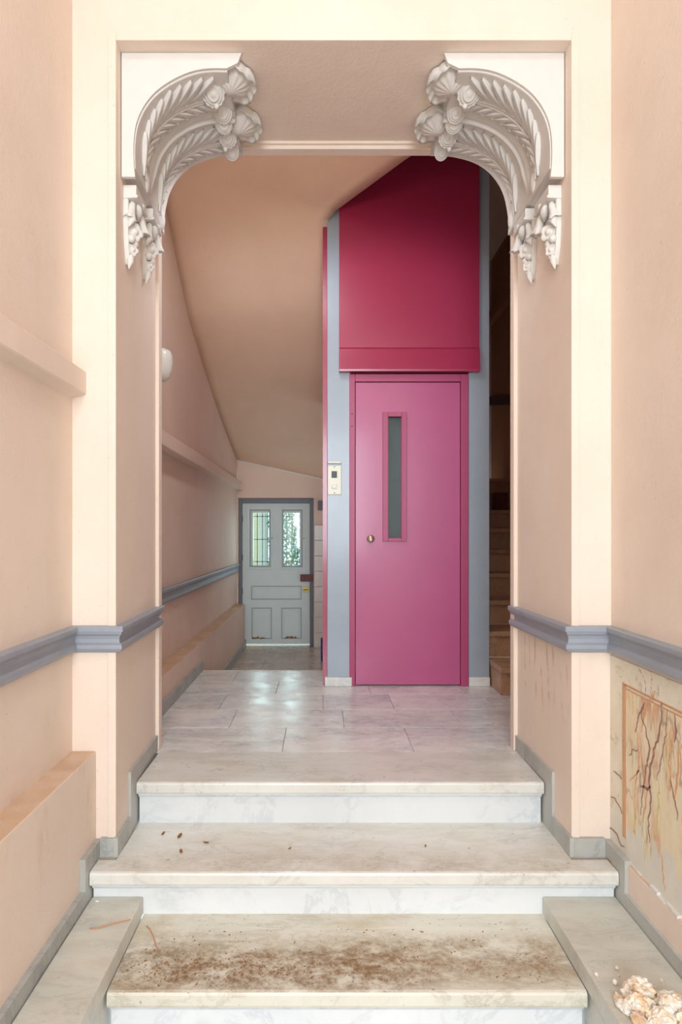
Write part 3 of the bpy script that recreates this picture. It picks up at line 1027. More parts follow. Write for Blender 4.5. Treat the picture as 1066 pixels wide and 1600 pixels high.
d1 = bpy.data.objects.new('door_1', None)
COL.objects.link(d1)
d1.location = (-0.54, YD + 0.08, ZCOR)
WL[d1] = Vector(d1.location)
struct(d1, 'grey-green panelled garden door with two barred windows')
g = Geo()
g.box(DX0, -0.945, YD + 0.045, YD + 0.18, ZCOR - 0.03, DZ1)
g.box(-0.155, DX1, YD + 0.045, YD + 0.18, ZCOR - 0.03, DZ1)
g.box(-0.945, -0.155, YD + 0.045, YD + 0.18, 1.372, DZ1)
g.build('door_frame', M['doorframe'], d1, bevel=0.003)
lx0, lx1, lz0, lz1 = -0.944, -0.157, -0.272, 1.370
ly0, ly1 = YD + 0.075, YD + 0.115
gl = [(394.5, 420.8), (441.0, 467.8)]
gz0, gz1 = dpx(0, 885)[1], dpx(0, 801)[1]
g = Geo()
gx = [(dpx(a, 0)[0], dpx(b, 0)[0]) for a, b in gl]
g.box(lx0, gx[0][0], ly0, ly1, lz0, lz1)
g.box(gx[0][1], gx[1][0], ly0, ly1, lz0, lz1)
g.box(gx[1][1], lx1, ly0, ly1, lz0, lz1)
for a, b in gx:
    g.box(a, b, ly0, ly1, lz0, gz0)
    g.box(a, b, ly0, ly1, gz1, lz1)
leaf = g.build('door_leaf', M['doorpaint'], d1)


def frame_ring(name, x0, x1, z0, z1, w, yf, yb, mat, par, bev=0.002):
    q = Geo()
    q.box(x0, x0 + w, yf, yb, z0, z1)
    q.box(x1 - w, x1, yf, yb, z0, z1)
    q.box(x0 + w, x1 - w, yf, yb, z0, z0 + w)
    q.box(x0 + w, x1 - w, yf, yb, z1 - w, z1)
    return q.build(name, mat, par, bevel=bev)


for i, (ox0, ox1) in enumerate(((385.5, 426.0), (436.6, 476.3))):
    x0, x1 = dpx(ox0, 0)[0], dpx(ox1, 0)[0]
    z0, z1 = dpx(0, 890)[1], dpx(0, 792)[1]
    a, b = gx[i]
    wd = frame_ring('casement', x0, x1, z0, z1, 0.026, ly0 - 0.016, ly0 + 0.005, M['doorpaint'], d1)
    frame_ring('casement_moulding', x0 + 0.027, x1 - 0.027, z0 + 0.027, z1 - 0.027, 0.018, ly0 - 0.008, ly0 + 0.005, M['doorline'], wd)
    box('glass_pane', a, b, ly1 - 0.016, ly1 - 0.012, gz0, gz1, M['glass'], wd)
    for k in range(3):
        xb = a + (b - a) * (0.22 + 0.31 * k)
        v, f = tube([(xb, ly1 + 0.012, gz0 - 0.004), (xb, ly1 + 0.012, gz1 + 0.004)], 0.0045, 6)
        obj('grille_bar', v, f, M['iron'], wd)
    for zz in (gz0 + 0.05, (gz0 + gz1) / 2, gz1 - 0.04):
        v, f = tube([(a - 0.002, ly1 + 0.012, zz), (b + 0.002, ly1 + 0.012, zz)], 0.004, 6)
        q = Geo().add(v, f)
        for k in range(3):
            xb = a + (b - a) * (0.22 + 0.31 * k)
            q.add(*lathe([(0.0, -0.011), (0.009, -0.006), (0.011, 0), (0.009, 0.006), (0.0, 0.011)], (0, 0, 1), (xb, ly1 + 0.012, zz), 8))
        q.build('grille_bar', M['iron'], wd)
    v, f = lathe([(0.0, 0), (0.006, 0), (0.006, 0.014), (0.0, 0.016)], (0, -1, 0), (x1 - 0.012, ly0 - 0.016, (z0 + z1) / 2), 8)
    obj('latch', v, f, M['iron'], wd)
for (a, b, c, d) in ((391.5, 471, 938, 916), (392, 424, 1000, 950.6), (439, 471, 1000, 950.6)):
    x0, z0 = dpx(a, c)
    x1, z1 = dpx(b, d)
    frame_ring('panel_moulding', x0, x1, z0, z1, 0.012, ly0 - 0.008, ly0 + 0.004, M['doorline'], d1)
    box('panel', x0 + 0.032, x1 - 0.032, ly0 - 0.006, ly0 + 0.004, z0 + 0.036, z1 - 0.036, M['doorpaint'], d1, bevel=0.003)
x0, z0 = dpx(469, 909)
x1, z1 = dpx(489, 898)
lk = box('rim_lock', x0, x1, ly0 - 0.040, ly0 + 0.001, z0, z1, M['redlock'], d1, bevel=0.005)
lk['label'] = 'dark red rim lock'
v, f = lathe([(0, 0), (0.010, 0), (0.010, 0.006), (0, 0.008)], (0, -1, 0), ((x0 + x1) / 2 - 0.015, ly0 - 0.040, (z0 + z1) / 2), 10)
obj('keyhole_cover', v, f, M['iron'], lk)
x0, z0 = dpx(473, 926)
x1, z1 = dpx(483, 918)
hk = box('latch_plate', x0, x1, ly0 - 0.010, ly0 + 0.001, z0, z1, M['yellow'], d1, bevel=0.003)
v, f = tube([(x0 + 0.012, ly0 - 0.012, (z0 + z1) / 2), (x0 + 0.020, ly0 - 0.036, (z0 + z1) / 2), (x1 - 0.01, ly0 - 0.036, (z0 + z1) / 2)], 0.005, 6)
obj('latch_handle', v, f, M['iron'], hk)
for zp in (810, 872, 925):
    z = dpx(0, zp)[1]
    v, f = tube([(lx0 - 0.004, ly0 - 0.008, z - 0.035), (lx0 - 0.004, ly0 - 0.008, z + 0.035)], 0.009, 8)
    obj('hinge', v, f, M['iron'], d1)
box('threshold', lx0, lx1, YD + 0.05, YD + 0.16, ZCOR - 0.029, ZCOR + 0.002, M['whitebase'], d1, bevel=0.002)
for (a, b, c, seed) in ((393, 414, 999, 1), (445, 464, 998, 2)):
    x0, z0 = dpx(a, c)
    x1, z1 = dpx(b, c - 3)
    q = Geo()
    rr = random.Random(seed)
    x = x0
    while x < x1:
        w = rr.uniform(0.008, 0.02)
        q.box(x, x + w, ly0 - 0.0095, ly0 - 0.002, z0 - rr.uniform(0, 0.01), z0 + rr.uniform(0.004, 0.022))
        x += w
    q.build('bare_wood_patch', M['rust'], d1)
# small junction box and blue board beside the shaft
tag(box('bell_box', -0.060, 0.0, YD - 0.035, YD - 0.001, 1.285, 1.395, M['doorframe'], bevel=0.006), 'small dark grey box on the wall right of the garden door', 'bell box')
bb = empty('blue_dustpan', (-0.01, 6.27, ZCOR), 'blue plastic dustpan standing on end against the elevator shaft', 'dustpan')
box('pan', -0.024, 0.16, 6.25, 6.30, ZCOR, ZCOR + 0.24, M['blue'], bb, bevel=0.008)
v, f = tube([(0.05, 6.275, ZCOR + 0.235), (0.045, 6.275, ZCOR + 0.36)], [0.014, 0.011], 8)
obj('handle', v, f, M['blue'], bb)

# wall lamp on the corridor wall, peeping past the jamb
sc = empty('wall_lamp', (-0.99, 3.44, 1.88), 'white rounded wall lamp peeping out from behind the left jamb', 'lamp')
v, f = lathe([(0.0, 0), (0.07, 0), (0.07, 0.012), (0.0, 0.014)], (1, 0, 0), (XFL - 0.001, 3.47, 1.965), 20)
obj('wall_plate', v, f, M['whiteplastic'], sc)
pr = [(0.0, -0.088), (0.030, -0.086), (0.048, -0.070), (0.060, -0.03), (0.066, 0.02), (0.064, 0.06), (0.052, 0.085), (0.03, 0.095), (0.0, 0.097)]
v, f = lathe(pr, (0, 0, 1), (XFL + 0.075, 3.47, 1.965), 20)
obj('lamp_shade', v, f, M['sconce'], sc, smooth=True)

# ------------------------------------------------------------------ ornate brackets
Y0B, Y1B = 2.298, 2.850
P0 = spline([(0.052, 2.385), (0.050, 2.44), (0.053, 2.50), (0.064, 2.556), (0.092, 2.615), (0.136, 2.667), (0.200, 2.711), (0.270, 2.741), (0.335, 2.752), (0.400, 2.752)], 65)
P1 = spline([(0.036, 2.405), (0.034, 2.46), (0.039, 2.53), (0.054, 2.595), (0.084, 2.655), (0.135, 2.712), (0.200, 2.750), (0.275, 2.772), (0.340, 2.780), (0.400, 2.780)], 65)


def prof_at(P, t):
    s = max(0.0, min(1.0, t)) * 64
    i = min(int(s), 63)
    return P[i].lerp(P[i + 1], s - i)


def surf(t, v):
    a, b = prof_at(P0, t), prof_at(P1, t)
    q = a.lerp(b, v)
    return Vector((q.x, lerp(Y0B, Y1B, v), q.y))


def snorm(t, v):
    e = 0.01
    du = surf(min(1, t + e), v) - surf(max(0, t - e), v)
    dv = surf(t, min(1, v + e)) - surf(t, max(0, v - e))
    n = du.cross(dv).normalized()
    return n if n.x - n.z > 0 else -n


def bumpf(x, c, w):
    d = abs(x - c) / w
    return 0.0 if d >= 1 else math.sqrt(1 - d * d)


def relief(t, v):
    h = 0.006 * bumpf(v, 0.985, 0.02)
    h += 0.016 * bumpf(v, 0.515, 0.030)
    h += 0.008 * bumpf(v, 0.468, 0.014)
    h -= 0.006 * bumpf(v, 0.445, 0.020)
    h -= 0.004 * bumpf(v, 0.565, 0.020)
    return h * min(1.0, max(0.0, (t - 0.10) / 0.12))


def onsurf(t, v, h=0.0):
    return surf(t, v) + snorm(t, v) * h


# shared little meshes for the flower drops
def mesh_of(name, v, f, mat, smooth=True):
    me = bpy.data.meshes.new(name)
    me.from_pydata([tuple(p) for p in v], [], f)
    bm = bmesh.new(); bm.from_mesh(me)
    bmesh.ops.recalc_face_normals(bm, faces=bm.faces)
    bm.to_mesh(me); bm.free()
    if smooth:
        me.polygons.foreach_set('use_smooth', [True] * len(me.polygons))
    me.materials.append(mat)
    return me


def g_rosette(pet=5, rings=6):
    """flower facing +Z, unit radius"""
    v, f = [], []
    seg = pet * 6
    rad = [1.0, 0.98, 0.8, 0.55, 0.34, 0.28, 0.12]
    hgt = [-0.25, 0.10, 0.30, 0.12, 0.12, 0.38, 0.48]
    for r, h in zip(rad, hgt):
        for k in range(seg):
            a = 2 * math.pi * k / seg
            sc_ = 1.0 if r < 0.4 else (0.74 + 0.26 * abs(math.cos(pet * a / 2)))
            v.append((r * sc_ * math.cos(a), r * sc_ * math.sin(a), h))
    for i in range(len(rad) - 1):
        for k in range(seg):
            f.append((i * seg + k, i * seg + (k + 1) % seg, (i + 1) * seg + (k + 1) % seg, (i + 1) * seg + k))
    f.append(tuple(range((len(rad) - 1) * seg, len(rad) * seg)))
    f.append(tuple(range(seg)))
    return v, f


def g_bell():
    """bell flower hanging down -Z, unit length"""
    v, f = [], []
    seg = 15
    pr_ = [(0.05, 0.02), (0.22, -0.05), (0.28, -0.25), (0.30, -0.5), (0.40, -0.78), (0.58, -1.0), (0.45, -0.98), (0.2, -0.80)]
    for i, (r, h) in enumerate(pr_):
        for k in range(seg):
            a = 2 * math.pi * k / seg
            w = 1.0 + (0.14 * math.cos(5 * a) if 3 <= i <= 6 else 0.0)
            v.append((r * w * math.cos(a), r * w * math.sin(a), h - (0.06 * math.cos(5 * a) if 5 <= i <= 6 else 0)))
    for i in range(len(pr_) - 1):
        for k in range(seg):
            f.append((i * seg + k, i * seg + (k + 1) % seg, (i + 1) * seg + (k + 1) % seg, (i + 1) * seg + k))
    f.append(tuple(range(seg)))
    f.append(tuple(range((len(pr_) - 1) * seg, len(pr_) * seg)))
    return v, f


def g_ball(seg=10, rg=6, zs=1.0, point=0.0):
    v, f = [], []
    for i in range(rg + 1):
        a = math.pi * i / rg
        r = max(0.02, math.sin(a))
        z = math.cos(a) * zs
        if point and z < 0:
            r *= (1 - point * (-z / zs))
        for k in range(seg):
            b = 2 * math.pi * k / seg
            v.append((r * math.cos(b), r * math.sin(b), z))
    for i in range(rg):
        for k in range(seg):
            f.append((i * seg + k, i * seg + (k + 1) % seg, (i + 1) * seg + (k + 1) % seg, (i + 1) * seg + k))
    return v, f


ME_ROSE = mesh_of('flower', *g_rosette(5), M['plaster'])
ME_BELL = mesh_of('bell_flower', *g_bell(), M['plaster'])
ME_BERRY = mesh_of('berry', *g_ball(), M['plaster'])
ME_BUD = mesh_of('bud', *g_ball(10, 8, 1.0, 0.75), M['plaster'])


def track(d, up='Z'):
    return Vector(d).to_track_quat('Z', 'Y').to_euler()


def build_bracket(side, label):
    def W(p):      # bracket space (u,y,z) -> world
        t = (p[1] - YF) / (YB - YF)
        if side < 0:
            return Vector((lerp(XLF, XLB, t) + p[0], p[1], p[2]))
        return Vector((lerp(XRF, XRB, t) - p[0], p[1], p[2]))

    def D(p):
        return Vector((p[0] if side < 0 else -p[0], p[1], p[2]))

    def bo(name, v, f, par, mat=M['plaster'], **k):
        return obj(name, [W(p) for p in v], f, mat, par, **k)

    base = W((0.2, 2.57, 2.40))
    root = empty('plaster_bracket', base, label, 'bracket', 'carved corner brackets of the opening')
    # curved body
    nt, nv = 56, 60
    v, f = [], []
    for i in range(nt + 1):
        for j in range(nv + 1):
            t, w = i / nt, j / nv
            v.append(onsurf(t, w, relief(t, w)))
    for i in range(nt):
        for j in range(nv):
            a = i * (nv + 1) + j
            f.append((a, a + 1, a + nv + 2, a + nv + 1))
    # close it against the jamb and lintel
    c = len(v)
    v += [Vector((0.0, Y0B, 2.815)), Vector((0.0, Y1B, 2.820)), Vector((0.0, Y0B, 2.36)), Vector((0.0, Y1B, 2.405)), Vector((0.40, Y0B, 2.815)), Vector((0.40, Y1B, 2.820))]
    front = [i * (nv + 1) for i in range(nt + 1)]
    back = [i * (nv + 1) + nv for i in range(nt + 1)]
    f.append(tuple([c + 2] + front + [c + 4, c]))
    f.append(tuple([c + 3] + back + [c + 5, c + 1]))
    f.append(tuple([c + 2, c + 3] + [j for j in range(nv, -1, -1)]))
    f.append(tuple([c + 4, c + 5] + [nt * (nv + 1) + j for j in range(nv, -1, -1)]))
    body = bo('curved_body', v, f, root, recalc=False)
    body.data.polygons.foreach_set('use_smooth', [len(p.vertices) == 4 for p in body.data.polygons])
    # flat spandrel plate
    poly = [(0.004, 2.813), (0.455, 2.813), (0.440, 2.775)] + [(prof_at(P0, t).x - 0.002, prof_at(P0, t).y + 0.003) for t in [1 - i / 30 for i in range(31)]] + [(0.054, 2.347), (0.004, 2.347)]
    vv, ff = prism(poly, 'Y', Y0B - 0.012, Y0B + 0.002)
    bo('spandrel_plate', vv, ff, root)
    # lower ear curling off the end of the band
    for vc in (0.36, 0.93):
        q_ = surf(0.09, vc)
        vv, ff = g_ball(14, 8, 1.0)
        bo('scroll_end', [(q_.x - 0.004 + x * 0.016, q_.y + y * 0.030, q_.z - 0.002 + z * 0.046) for x, y, z in vv], ff, root, smooth=True)
    # foliage on the two bands
    for (va, vb_, tb) in ((0.03, 0.44, 0.16), (0.57, 0.97, 0.16)):
        vm = va + (vb_ - va) * 0.57
        # stem: bundle of two ribs
        for dv, r0 in ((-0.012, 0.0075), (0.010, 0.0065)):
            pts, rad = [], []
            for i in range(25):
                t = 0.07 + 0.80 * i / 24
                pts.append(onsurf(t, vm + dv * (1 + 1.4 * (1 - t)) + 0.03 * (t - 0.5), 0.006))
                rad.append(r0 * (0.55 + 0.75 * t))
            vv, ff = tube(pts, rad, 8)
            bo('stem', vv, ff, root, smooth=True)

        def leaf(t0, dv, dt, wv, h, name='leaf'):
            v0 = vm + 0.03 * (t0 - 0.5)
            L, K = 9, 6
            vv, ff = [], []
            for i in range(L + 1):
                s = i / L
                wid = wv * (math.sin(math.pi * min(1, 0.16 + 0.80 * s)) ** 0.8) * (0.62 + 0.45 * s)
                hh = h * (0.62 + 0.60 * s) * max(0.10, math.sin(math.pi * min(1.0, 0.12 + 0.82 * s))) ** 0.5
                tc = t0 + dt * s
                vc = v0 + dv * (s ** 1.15)
                for j in range(K + 1):
                    k = -1 + 2 * j / K
                    cross = (1 - k * k) ** 0.6 if abs(k) < 1 else 0.0
                    crease = -0.35 * math.exp(-(k / 0.22) ** 2) if s > 0.15 else 0
                    # width taken square to the leaf axis
                    vv.append(onsurf(min(1, tc - k * wid * 0.45 * math.copysign(1, dv)), min(0.99, max(0.01, vc + k * wid * 0.85)), -0.002 + hh * (cross + crease * cross)))
            for i in range(L):
                for j in range(K):
                    a = i * (K + 1) + j
                    ff.append((a, a + 1, a + K + 2, a + K + 1))
            bo(name, vv, ff, root, smooth=True, recalc=False)

        def bud(t, vpos, r):
            n = snorm(t, vpos)
            p = onsurf(t, vpos, 0.002)
            tt = (surf(min(1, t + 0.02), vpos) - surf(t - 0.02, vpos)).normalized()
            bb_ = n.cross(tt)
            seg = 12
            vv, ff = [], []
            rr = [1.0, 0.86, 0.66, 0.56, 0.34, 0.05]
            hh = [0.0, 0.55, 0.55, 0.35, 0.85, 1.0]
            for q, h in zip(rr, hh):
                for k in range(seg):
                    a = 2 * math.pi * k / seg
                    vv.append(p + tt * (q * r * 1.45 * math.cos(a)) + bb_ * (q * r * math.sin(a)) + n * (h * r * 0.75))
            for i in range(len(rr) - 1):
                for k in range(seg):
                    ff.append((i * seg + k, i * seg + (k + 1) % seg, (i + 1) * seg + (k + 1) % seg, (i + 1) * seg + k))
            ff.append(tuple(range((len(rr) - 1) * seg, len(rr) * seg)))
            bo('bud', vv, ff, root, smooth=True)

        half = (vb_ - va)
        for i in range(9):
            t0 = 0.10 + 0.074 * i
            g_ = 0.55 + 0.45 * min(1, i / 4)
            leaf(t0, -half * 0.53 * g_, 0.215, 0.036 * g_, 0.026)
            leaf(t0 + 0.035, -half * 0.27 * g_, 0.150, 0.024 * g_, 0.022)
            leaf(t0 + 0.02, half * 0.33 * g_, 0.170, 0.030 * g_, 0.022)
            if i < 8:
                bud(t0 + 0.120, vm + half * (0.10 + 0.22 * g_), 0.014 * (0.6 + 0.4 * g_))
        # tassel where the stem ends
        p = onsurf(0.885, vm + 0.012, 0.014)
        for q, (a, b, r) in enumerate(((0.0, 0.0, 0.014), (0.014, -0.006, 0.012), (0.006, -0.018, 0.012))):
            vv, ff = g_ball(10, 6, 1.35)
            vv = [p + Vector((x * r + a, y * r - 0.004 * q, z * r + b)) for x, y, z in vv]
            bo('tassel', vv, ff, root, smooth=True)

    # drooping scale lobes across the upper end
    def lobe(u, y, z, r, scallop, ux=0.7):
        nrm = Vector((0.06, -0.50, -0.86)).normalized()
        a = Vector((1, 0, 0)) - nrm * nrm.x
        a.normalize()
        b = nrm.cross(a)
        seg = 28
        rr = [1.0, 1.0, 0.96, 0.88, 0.83, 0.79, 0.74, 0.66, 0.61, 0.57, 0.52, 0.44, 0.38, 0.2, 0.03]
        hh = [-1.7, -0.02, 0.14, 0.16, 0.04, 0.06, 0.32, 0.36, 0.24, 0.26, 0.50, 0.56, 0.48, 0.62, 0.68]
        vv, ff = [], []
        for q, h in zip(rr, hh):
            for k in range(seg):
                t = 2 * math.pi * k / seg
                w = q * (1 + (0.055 * math.cos(14 * t) if scallop and q > 0.85 else 0))
                vv.append(Vector((u, y, z)) + a * (w * r * ux * math.cos(t)) + b * (w * r * math.sin(t)) + nrm * (h * r * 0.55))
        for i in range(len(rr) - 1):
            for k in range(seg):
                ff.append((i * seg + k, i * seg + (k + 1) % seg, (i + 1) * seg + (k + 1) % seg, (i + 1) * seg + k))
        ff.append(tuple(range((len(rr) - 1) * seg, len(rr) * seg)))
        ff.append(tuple(range(seg)))
        bo('scale_lobe', vv, ff, root, smooth=True)

    lobe(0.330, 2.405, 2.752, 0.058, True, 0.82)
    lobe(0.352, 2.530, 2.762, 0.050, False, 0.80)
    lobe(0.348, 2.590, 2.754, 0.046, False, 0.80)
    lobe(0.352, 2.690, 2.764, 0.052, True, 0.82)
    lobe(0.358, 2.790, 2.764, 0.048, False, 0.72)

    # fluted shells hanging from the lintel
    def shell(u, y, ztop, rx, ry, drop):
        seg, rg = 104, 16
        vv, ff = [], []
        for i in range(rg + 1):
            s = i / rg
            for k in range(seg):
                a = 2 * math.pi * k / seg
                flute = math.cos(13 * a)
                lobe_ = 1 + (0.045 * abs(math.cos(6.5 * a)) + 0.07 * math.cos(5 * a + 0.7)) * s ** 2
                r = s * lobe_
                # convex belly, lip flaring down at the rim
                z = ztop - drop * (1 - 0.95 * s ** 1.7) - 0.026 * (s ** 8) + 0.010 * math.exp(-((s - 0.80) / 0.09) ** 2) + 0.0040 * flute * (s ** 1.2) * (1 - 0.3 * s) + 0.004 * math.cos(4 * a) * s ** 2
                z += -0.012 * math.cos(a) * s ** 3
                vv.append((u + 0.010 * (1 - s) * -1 + rx * r * math.cos(a), y + ry * r * math.sin(a), z))
        for i in range(rg):
            for k in range(seg):
                ff.append((i * seg + k, i * seg + (k + 1) % seg, (i + 1) * seg + (k + 1) % seg, (i + 1) * seg + k))
        # skirt up to the lintel
        b0 = rg * seg
        n0 = len(vv)
        for k in range(seg):
            x, yy, z = vv[b0 + k]
            vv.append((lerp(x, u, 0.16), lerp(yy, y, 0.16), ztop + 0.016))
        for k in range(seg):
            ff.append((b0 + k, b0 + (k + 1) % seg, n0 + (k + 1) % seg, n0 + k))
        bo('shell', vv, ff, root, smooth=True, recalc=False)

    shell(0.412, 2.397, 2.794, 0.086, 0.094, 0.050)
    shell(0.418, 2.650, 2.800, 0.086, 0.094, 0.050)

    # hanging flower drops on the jamb
    for (yf, zt_) in ((2.318, 2.335), (2.575, 2.385)):
        pd = bo('pendant', *prism([(0.0, zt_), (0.050, zt_), (0.050, zt_ - 0.036), (0.056, zt_ - 0.040), (0.053, zt_ - 0.048), (0.0, zt_ - 0.050)], 'Y', yf, yf + 0.15), root, bevel=0.002)
        # tapering back strip that carries the flowers
        strip = [(yf + 0.004, zt_ - 0.045), (yf + 0.150, zt_ - 0.045), (yf + 0.135, zt_ - 0.125), (yf + 0.085, zt_ - 0.140), (yf + 0.090, zt_ - 0.205), (yf + 0.060, zt_ - 0.235), (yf + 0.055, zt_ - 0.275), (yf + 0.035, zt_ - 0.290), (yf + 0.012, zt_ - 0.230), (yf + 0.002, zt_ - 0.14)]
        bo('drop_backing', *prism(strip, 'X', -0.002, 0.018), pd, bevel=0.004)

        def put(me, dy, dz, u, sc_, d):
            o = place(me.name.split('.')[0], me, W((u, yf + dy, zt_ + dz)), pd, rot=track(D(d)), scale=sc_)
            return o
        fx = (0.75, -0.65, 0.0)
        put(ME_BELL, 0.030, -0.050, 0.030, (0.048, 0.048, 0.078), (0.15, 0.2, 1))
        put(ME_BELL, 0.118, -0.052, 0.034, (0.050, 0.050, 0.076), (-0.1, -0.25, 1))
        put(ME_BUD, 0.075, -0.070, 0.036, (0.019, 0.017, 0.036), (0.2, -0.7, 0.5))
        put(ME_BERRY, 0.090, -0.036, 0.046, (0.014, 0.014, 0.012), fx)
        put(ME_BUD, 0.015, -0.128, 0.024, (0.020, 0.016, 0.034), (0.1, 0.4, 1))
        put(ME_ROSE, 0.045, -0.158, 0.030, (0.040, 0.040, 0.032), fx)
        put(ME_BUD, 0.082, -0.142, 0.026, (0.017, 0.014, 0.030), (0.1, -0.6, 0.7))
        put(ME_BERRY, 0.020, -0.196, 0.026, (0.016, 0.016, 0.015), fx)
        put(ME_BERRY, 0.052, -0.202, 0.028, (0.017, 0.017, 0.016), fx)
        put(ME_BUD, 0.078, -0.205, 0.020, (0.014, 0.012, 0.030), (0.0, -0.5, 0.9))
        put(ME_ROSE, 0.038, -0.230, 0.026, (0.026, 0.026, 0.022), fx)
        put(ME_BERRY, 0.050, -0.252, 0.020, (0.013, 0.013, 0.013), fx)
        put(ME_BUD, 0.034, -0.278, 0.017, (0.014, 0.014, 0.032), (0.1, 0.15, 1))
    return root


build_bracket(-1, 'white carved plaster bracket in the left corner of the opening')
build_bracket(1, 'white carved plaster bracket in the right corner of the opening, beside the dark stairwell')

# ------------------------------------------------------------------ outside the garden door
struct(box('ground_garden', -6, 6, YD + 0.22, 16, -0.6, -0.35, M['gravel']), 'pale garden ground outside')
hs = empty('garden_house', (-2.0, 10.2, -0.35), 'pale yellow house wall seen through the left door window', 'house')
box('wall', -4.0, -0.955, 10.0, 10.4, -0.35, 4.0, M['yellowwall'], hs)
box('corner_strip', -1.06, -0.945, 9.97, 10.41, -0.35, 4.0, M['whiteplastic'], hs, bevel=0.01)
tr = empty('garden_tree', (-0.2, 9.6, -0.35), 'leafy green tree seen through the right door window', 'tree')
v, f = tube([(-0.2, 9.9, -0.35), (-0.22, 9.9, 0.6), (-0.15, 9.85, 1.5), (-0.3, 9.9, 2.4)], [0.08, 0.07, 0.055, 0.03], 8)
obj('trunk', v, f, M['trunk'], tr)
q = Geo()
rr = random.Random(3)
for i in range(9000):
    a = rr.uniform(0, 2 * math.pi)
    c = Vector((rr.uniform(-0.95, 0.55), rr.uniform(9.35, 11.2), rr.uniform(-0.2, 2.5)))
    if c.x * 950 / c.y < -86 or noise.noise(c * 2.3) < -0.45:
        continue
    if 9.9 < c.y < 10.5 and c.x < -0.8:
        continue
    d = Vector((rr.uniform(-1, 1), rr.uniform(-1, 1), rr.uniform(-1, 0.5))).normalized()
    s = d.orthogonal().normalized()
    l, w = rr.uniform(0.05, 0.09), rr.uniform(0.012, 0.024)
    up = d.cross(s) * 0.006
    q.add([c, c + d * l * 0.5 + s * w + up, c + d * l, c + d * l * 0.5 - s * w + up], [(0, 1, 2), (0, 2, 3)])
fo = obj('foliage', q.v, q.f, M['foliage'], tr, recalc=False)
fo['kind'] = 'stuff'

# ------------------------------------------------------------------ small litter
def chunk(seed, r, flat, subdiv=3):
    bm = bmesh.new()
    bmesh.ops.create_icosphere(bm, subdivisions=subdiv, radius=1.0)
    off = Vector((seed * 3.1, seed * 1.7, seed * 0.9))
    for vt in bm.verts:
        n = vt.co.normalized()
        k = 1 + 0.38 * noise.noise(n * 1.6 + off) + 0.20 * noise.noise(n * 4.5 + off) + 0.10 * noise.noise(n * 9 + off) + 0.06 * noise.noise(n * 20 + off)
        vt.co = Vector((n.x * r[0], n.y * r[1], n.z * r[2])) * k
    zmin = min(vt.co.z for vt in bm.verts)
    for vt in bm.verts:
        vt.co.z = max(vt.co.z, zmin * flat)
    v = [vt.co.copy() for vt in bm.verts]
    f = [tuple(x.index for x in fc_.verts) for fc_ in bm.faces]
    bm.free()
    return v, f


rub = [  # x, y, rx, ry, rz, label
    (0.865, 1.668, 0.040, 0.034, 0.030, 'rounded cream lump of fallen plaster, farthest back on the right block'),
    (0.846, 1.622, 0.034, 0.028, 0.026, 'orange-brown lump of fallen plaster in the middle of the rubble heap'),
    (0.925, 1.620, 0.036, 0.028, 0.030, 'pinkish lump of fallen plaster on the right of the rubble heap'),
    (0.806, 1.640, 0.014, 0.034, 0.012, 'thin white flake of plaster at the left edge of the rubble heap'),
    (0.880, 1.580, 0.034, 0.026, 0.024, 'cream lump of fallen plaster at the front of the rubble heap'),
    (0.825, 1.572, 0.018, 0.050, 0.012, 'long white plaster flake along the front edge of the block'),
    (0.955, 1.572, 0.036, 0.030, 0.028, 'large plaster lump beside the skirting at the front right of the heap'),
]
for i, (x, y, rx, ry, rz, lab) in enumerate(rub):
    v, f = chunk(i + 1, (rx, ry, rz), 0.6, 4)
    zm = min(p.z for p in v)
    v = [p + Vector((x, y, ZBLK - zm)) for p in v]
    tag(obj('plaster_chunk', v, f, M['chunk'], smooth=False), lab, 'plaster chunk', 'plaster rubble on the right block')
q = Geo()
rr = random.Random(11)
for i in range(140):
    x, y = rr.gauss(0.885, 0.075), rr.gauss(1.61, 0.065)
    if not 0.785 < x < 1.02 or any(abs(x - a[0]) < a[2] + 0.012 and abs(y - a[1]) < a[3] + 0.012 for a in rub):
        continue
    v, f = chunk(i + 20, (rr.uniform(0.002, 0.008),) * 3, 0.7, 1)
    zm = min(p.z for p in v)
    q.add([p + Vector((x, y, ZBLK - zm)) for p in v], f)
tag(q.build('plaster_crumbs', M['chunk']), 'fine plaster crumbs scattered round the rubble on the right block', 'crumbs', kind='stuff')

q = Geo()
for i in range(420):
    if i < 260:
        x, y = rr.gauss(-0.33, 0.16), rr.gauss(1.86, 0.035)
    else:
        x, y = rr.uniform(-0.58, 0.72), rr.uniform(1.81, 2.06)
    if not (-0.62 < x < 0.75 and 1.80 < y < 2.12):
        continue
    s = rr.uniform(0.0005, 0.0016)
    a = rr.uniform(0, 3)
    l = s * rr.uniform(1, 3.2)
    c, sn = math.cos(a), math.sin(a)
    vv, ff = boxgeo(-l, l, -s, s, 0, s * 0.9)
    q.add([(x + p[0] * c - p[1] * sn, y + p[0] * sn + p[1] * c, ZT3 + 0.0001 + p[2]) for p in vv], ff)
tag(q.build('dirt_crumbs', M['leafbit']), 'brown dirt and crumbs lying on the lowest tread', 'dirt', kind='stuff')


def px_floor(px, py, z):
    s = (py - 836.0) / (1.0 - z)
    return Vector(((px - 505.0) / s, FPX / s, z))


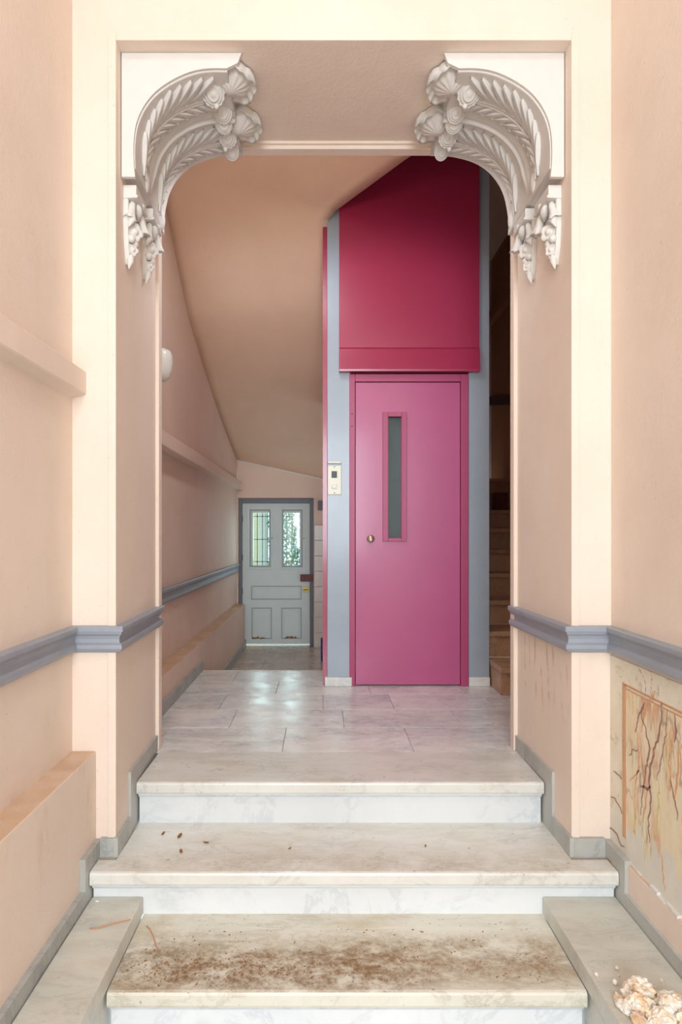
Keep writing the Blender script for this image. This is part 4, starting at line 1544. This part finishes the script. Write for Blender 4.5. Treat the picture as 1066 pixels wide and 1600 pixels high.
for pts, z, lab in (([(140, 1452), (158, 1450), (182, 1443), (204, 1438)], ZBLK, 'orange bent wire lying across the left marble block'),
                    ([(229, 1448), (236, 1456), (241, 1468), (244, 1480), (250, 1485)], ZT3, 'short orange wire lying on the dirty lowest tread')):
    w = [px_floor(a, b, z) + Vector((0, 0, 0.0025)) for a, b in pts]
    w = [Vector(p) for p in spline(w, 14)]
    v, f = tube(w, 0.0015, 6)
    tag(obj('bent_wire', v, f, M['wire'], smooth=True), lab, 'wire')

for (px, py, z, r, lab) in ((255, 1303, ZT2, 0.010, 'round grey dried leaf, leftmost on the middle tread'), (281, 1307, ZT2, 0.014, 'curled brown dry leaf near the left of the middle tread'),
                            (283, 1331, ZT2, 0.011, 'small brown dry leaf nearest the nose of the middle tread'), (322, 1317, ZT2, 0.009, 'pale ochre dry leaf right of the curled brown one'),
                            (453, 1326, ZT2, 0.006, 'tiny brown dry leaf in the middle of the middle tread'), (665, 1322, ZT2, 0.006, 'tiny dark dry leaf on the right half of the middle tread')):
    c = px_floor(px, py, z)
    a0 = rr.uniform(0, 3)
    vv, ff = [], []
    L = 6
    for i in range(L + 1):
        s = -1 + 2 * i / L
        w = 0.45 * math.sqrt(max(0.0, 1 - s * s)) + 0.03
        for j, k in enumerate((-1, 0, 1)):
            x, y = s * r * 1.3, k * w * r
            h = 0.0012 + 0.25 * r * abs(k) + 0.12 * r * s * s
            vv.append((c.x + x * math.cos(a0) - y * math.sin(a0), c.y + x * math.sin(a0) + y * math.cos(a0), z + h))
    m0 = len(vv)
    vv += [(p[0], p[1], max(z, p[2] - 0.0012)) for p in vv]
    for i in range(L):
        for j in range(2):
            a = i * 3 + j
            ff += [(a, a + 1, a + 4, a + 3), (m0 + a, m0 + a + 3, m0 + a + 4, m0 + a + 1)]
    tag(obj('dry_leaf', vv, ff, M['leafbit'], recalc=False), lab, 'leaf', 'dry leaf bits on the middle tread')
c = px_floor(152, 1409, ZBLK)
v, f = chunk(99, (0.006, 0.004, 0.003), 0.7, 2)
zm = min(p.z for p in v)
tag(obj('plaster_chip', [p + c - Vector((0, 0, zm)) for p in v], f, M['cable']), 'tiny white plaster chip at the back of the left block', 'plaster chip')
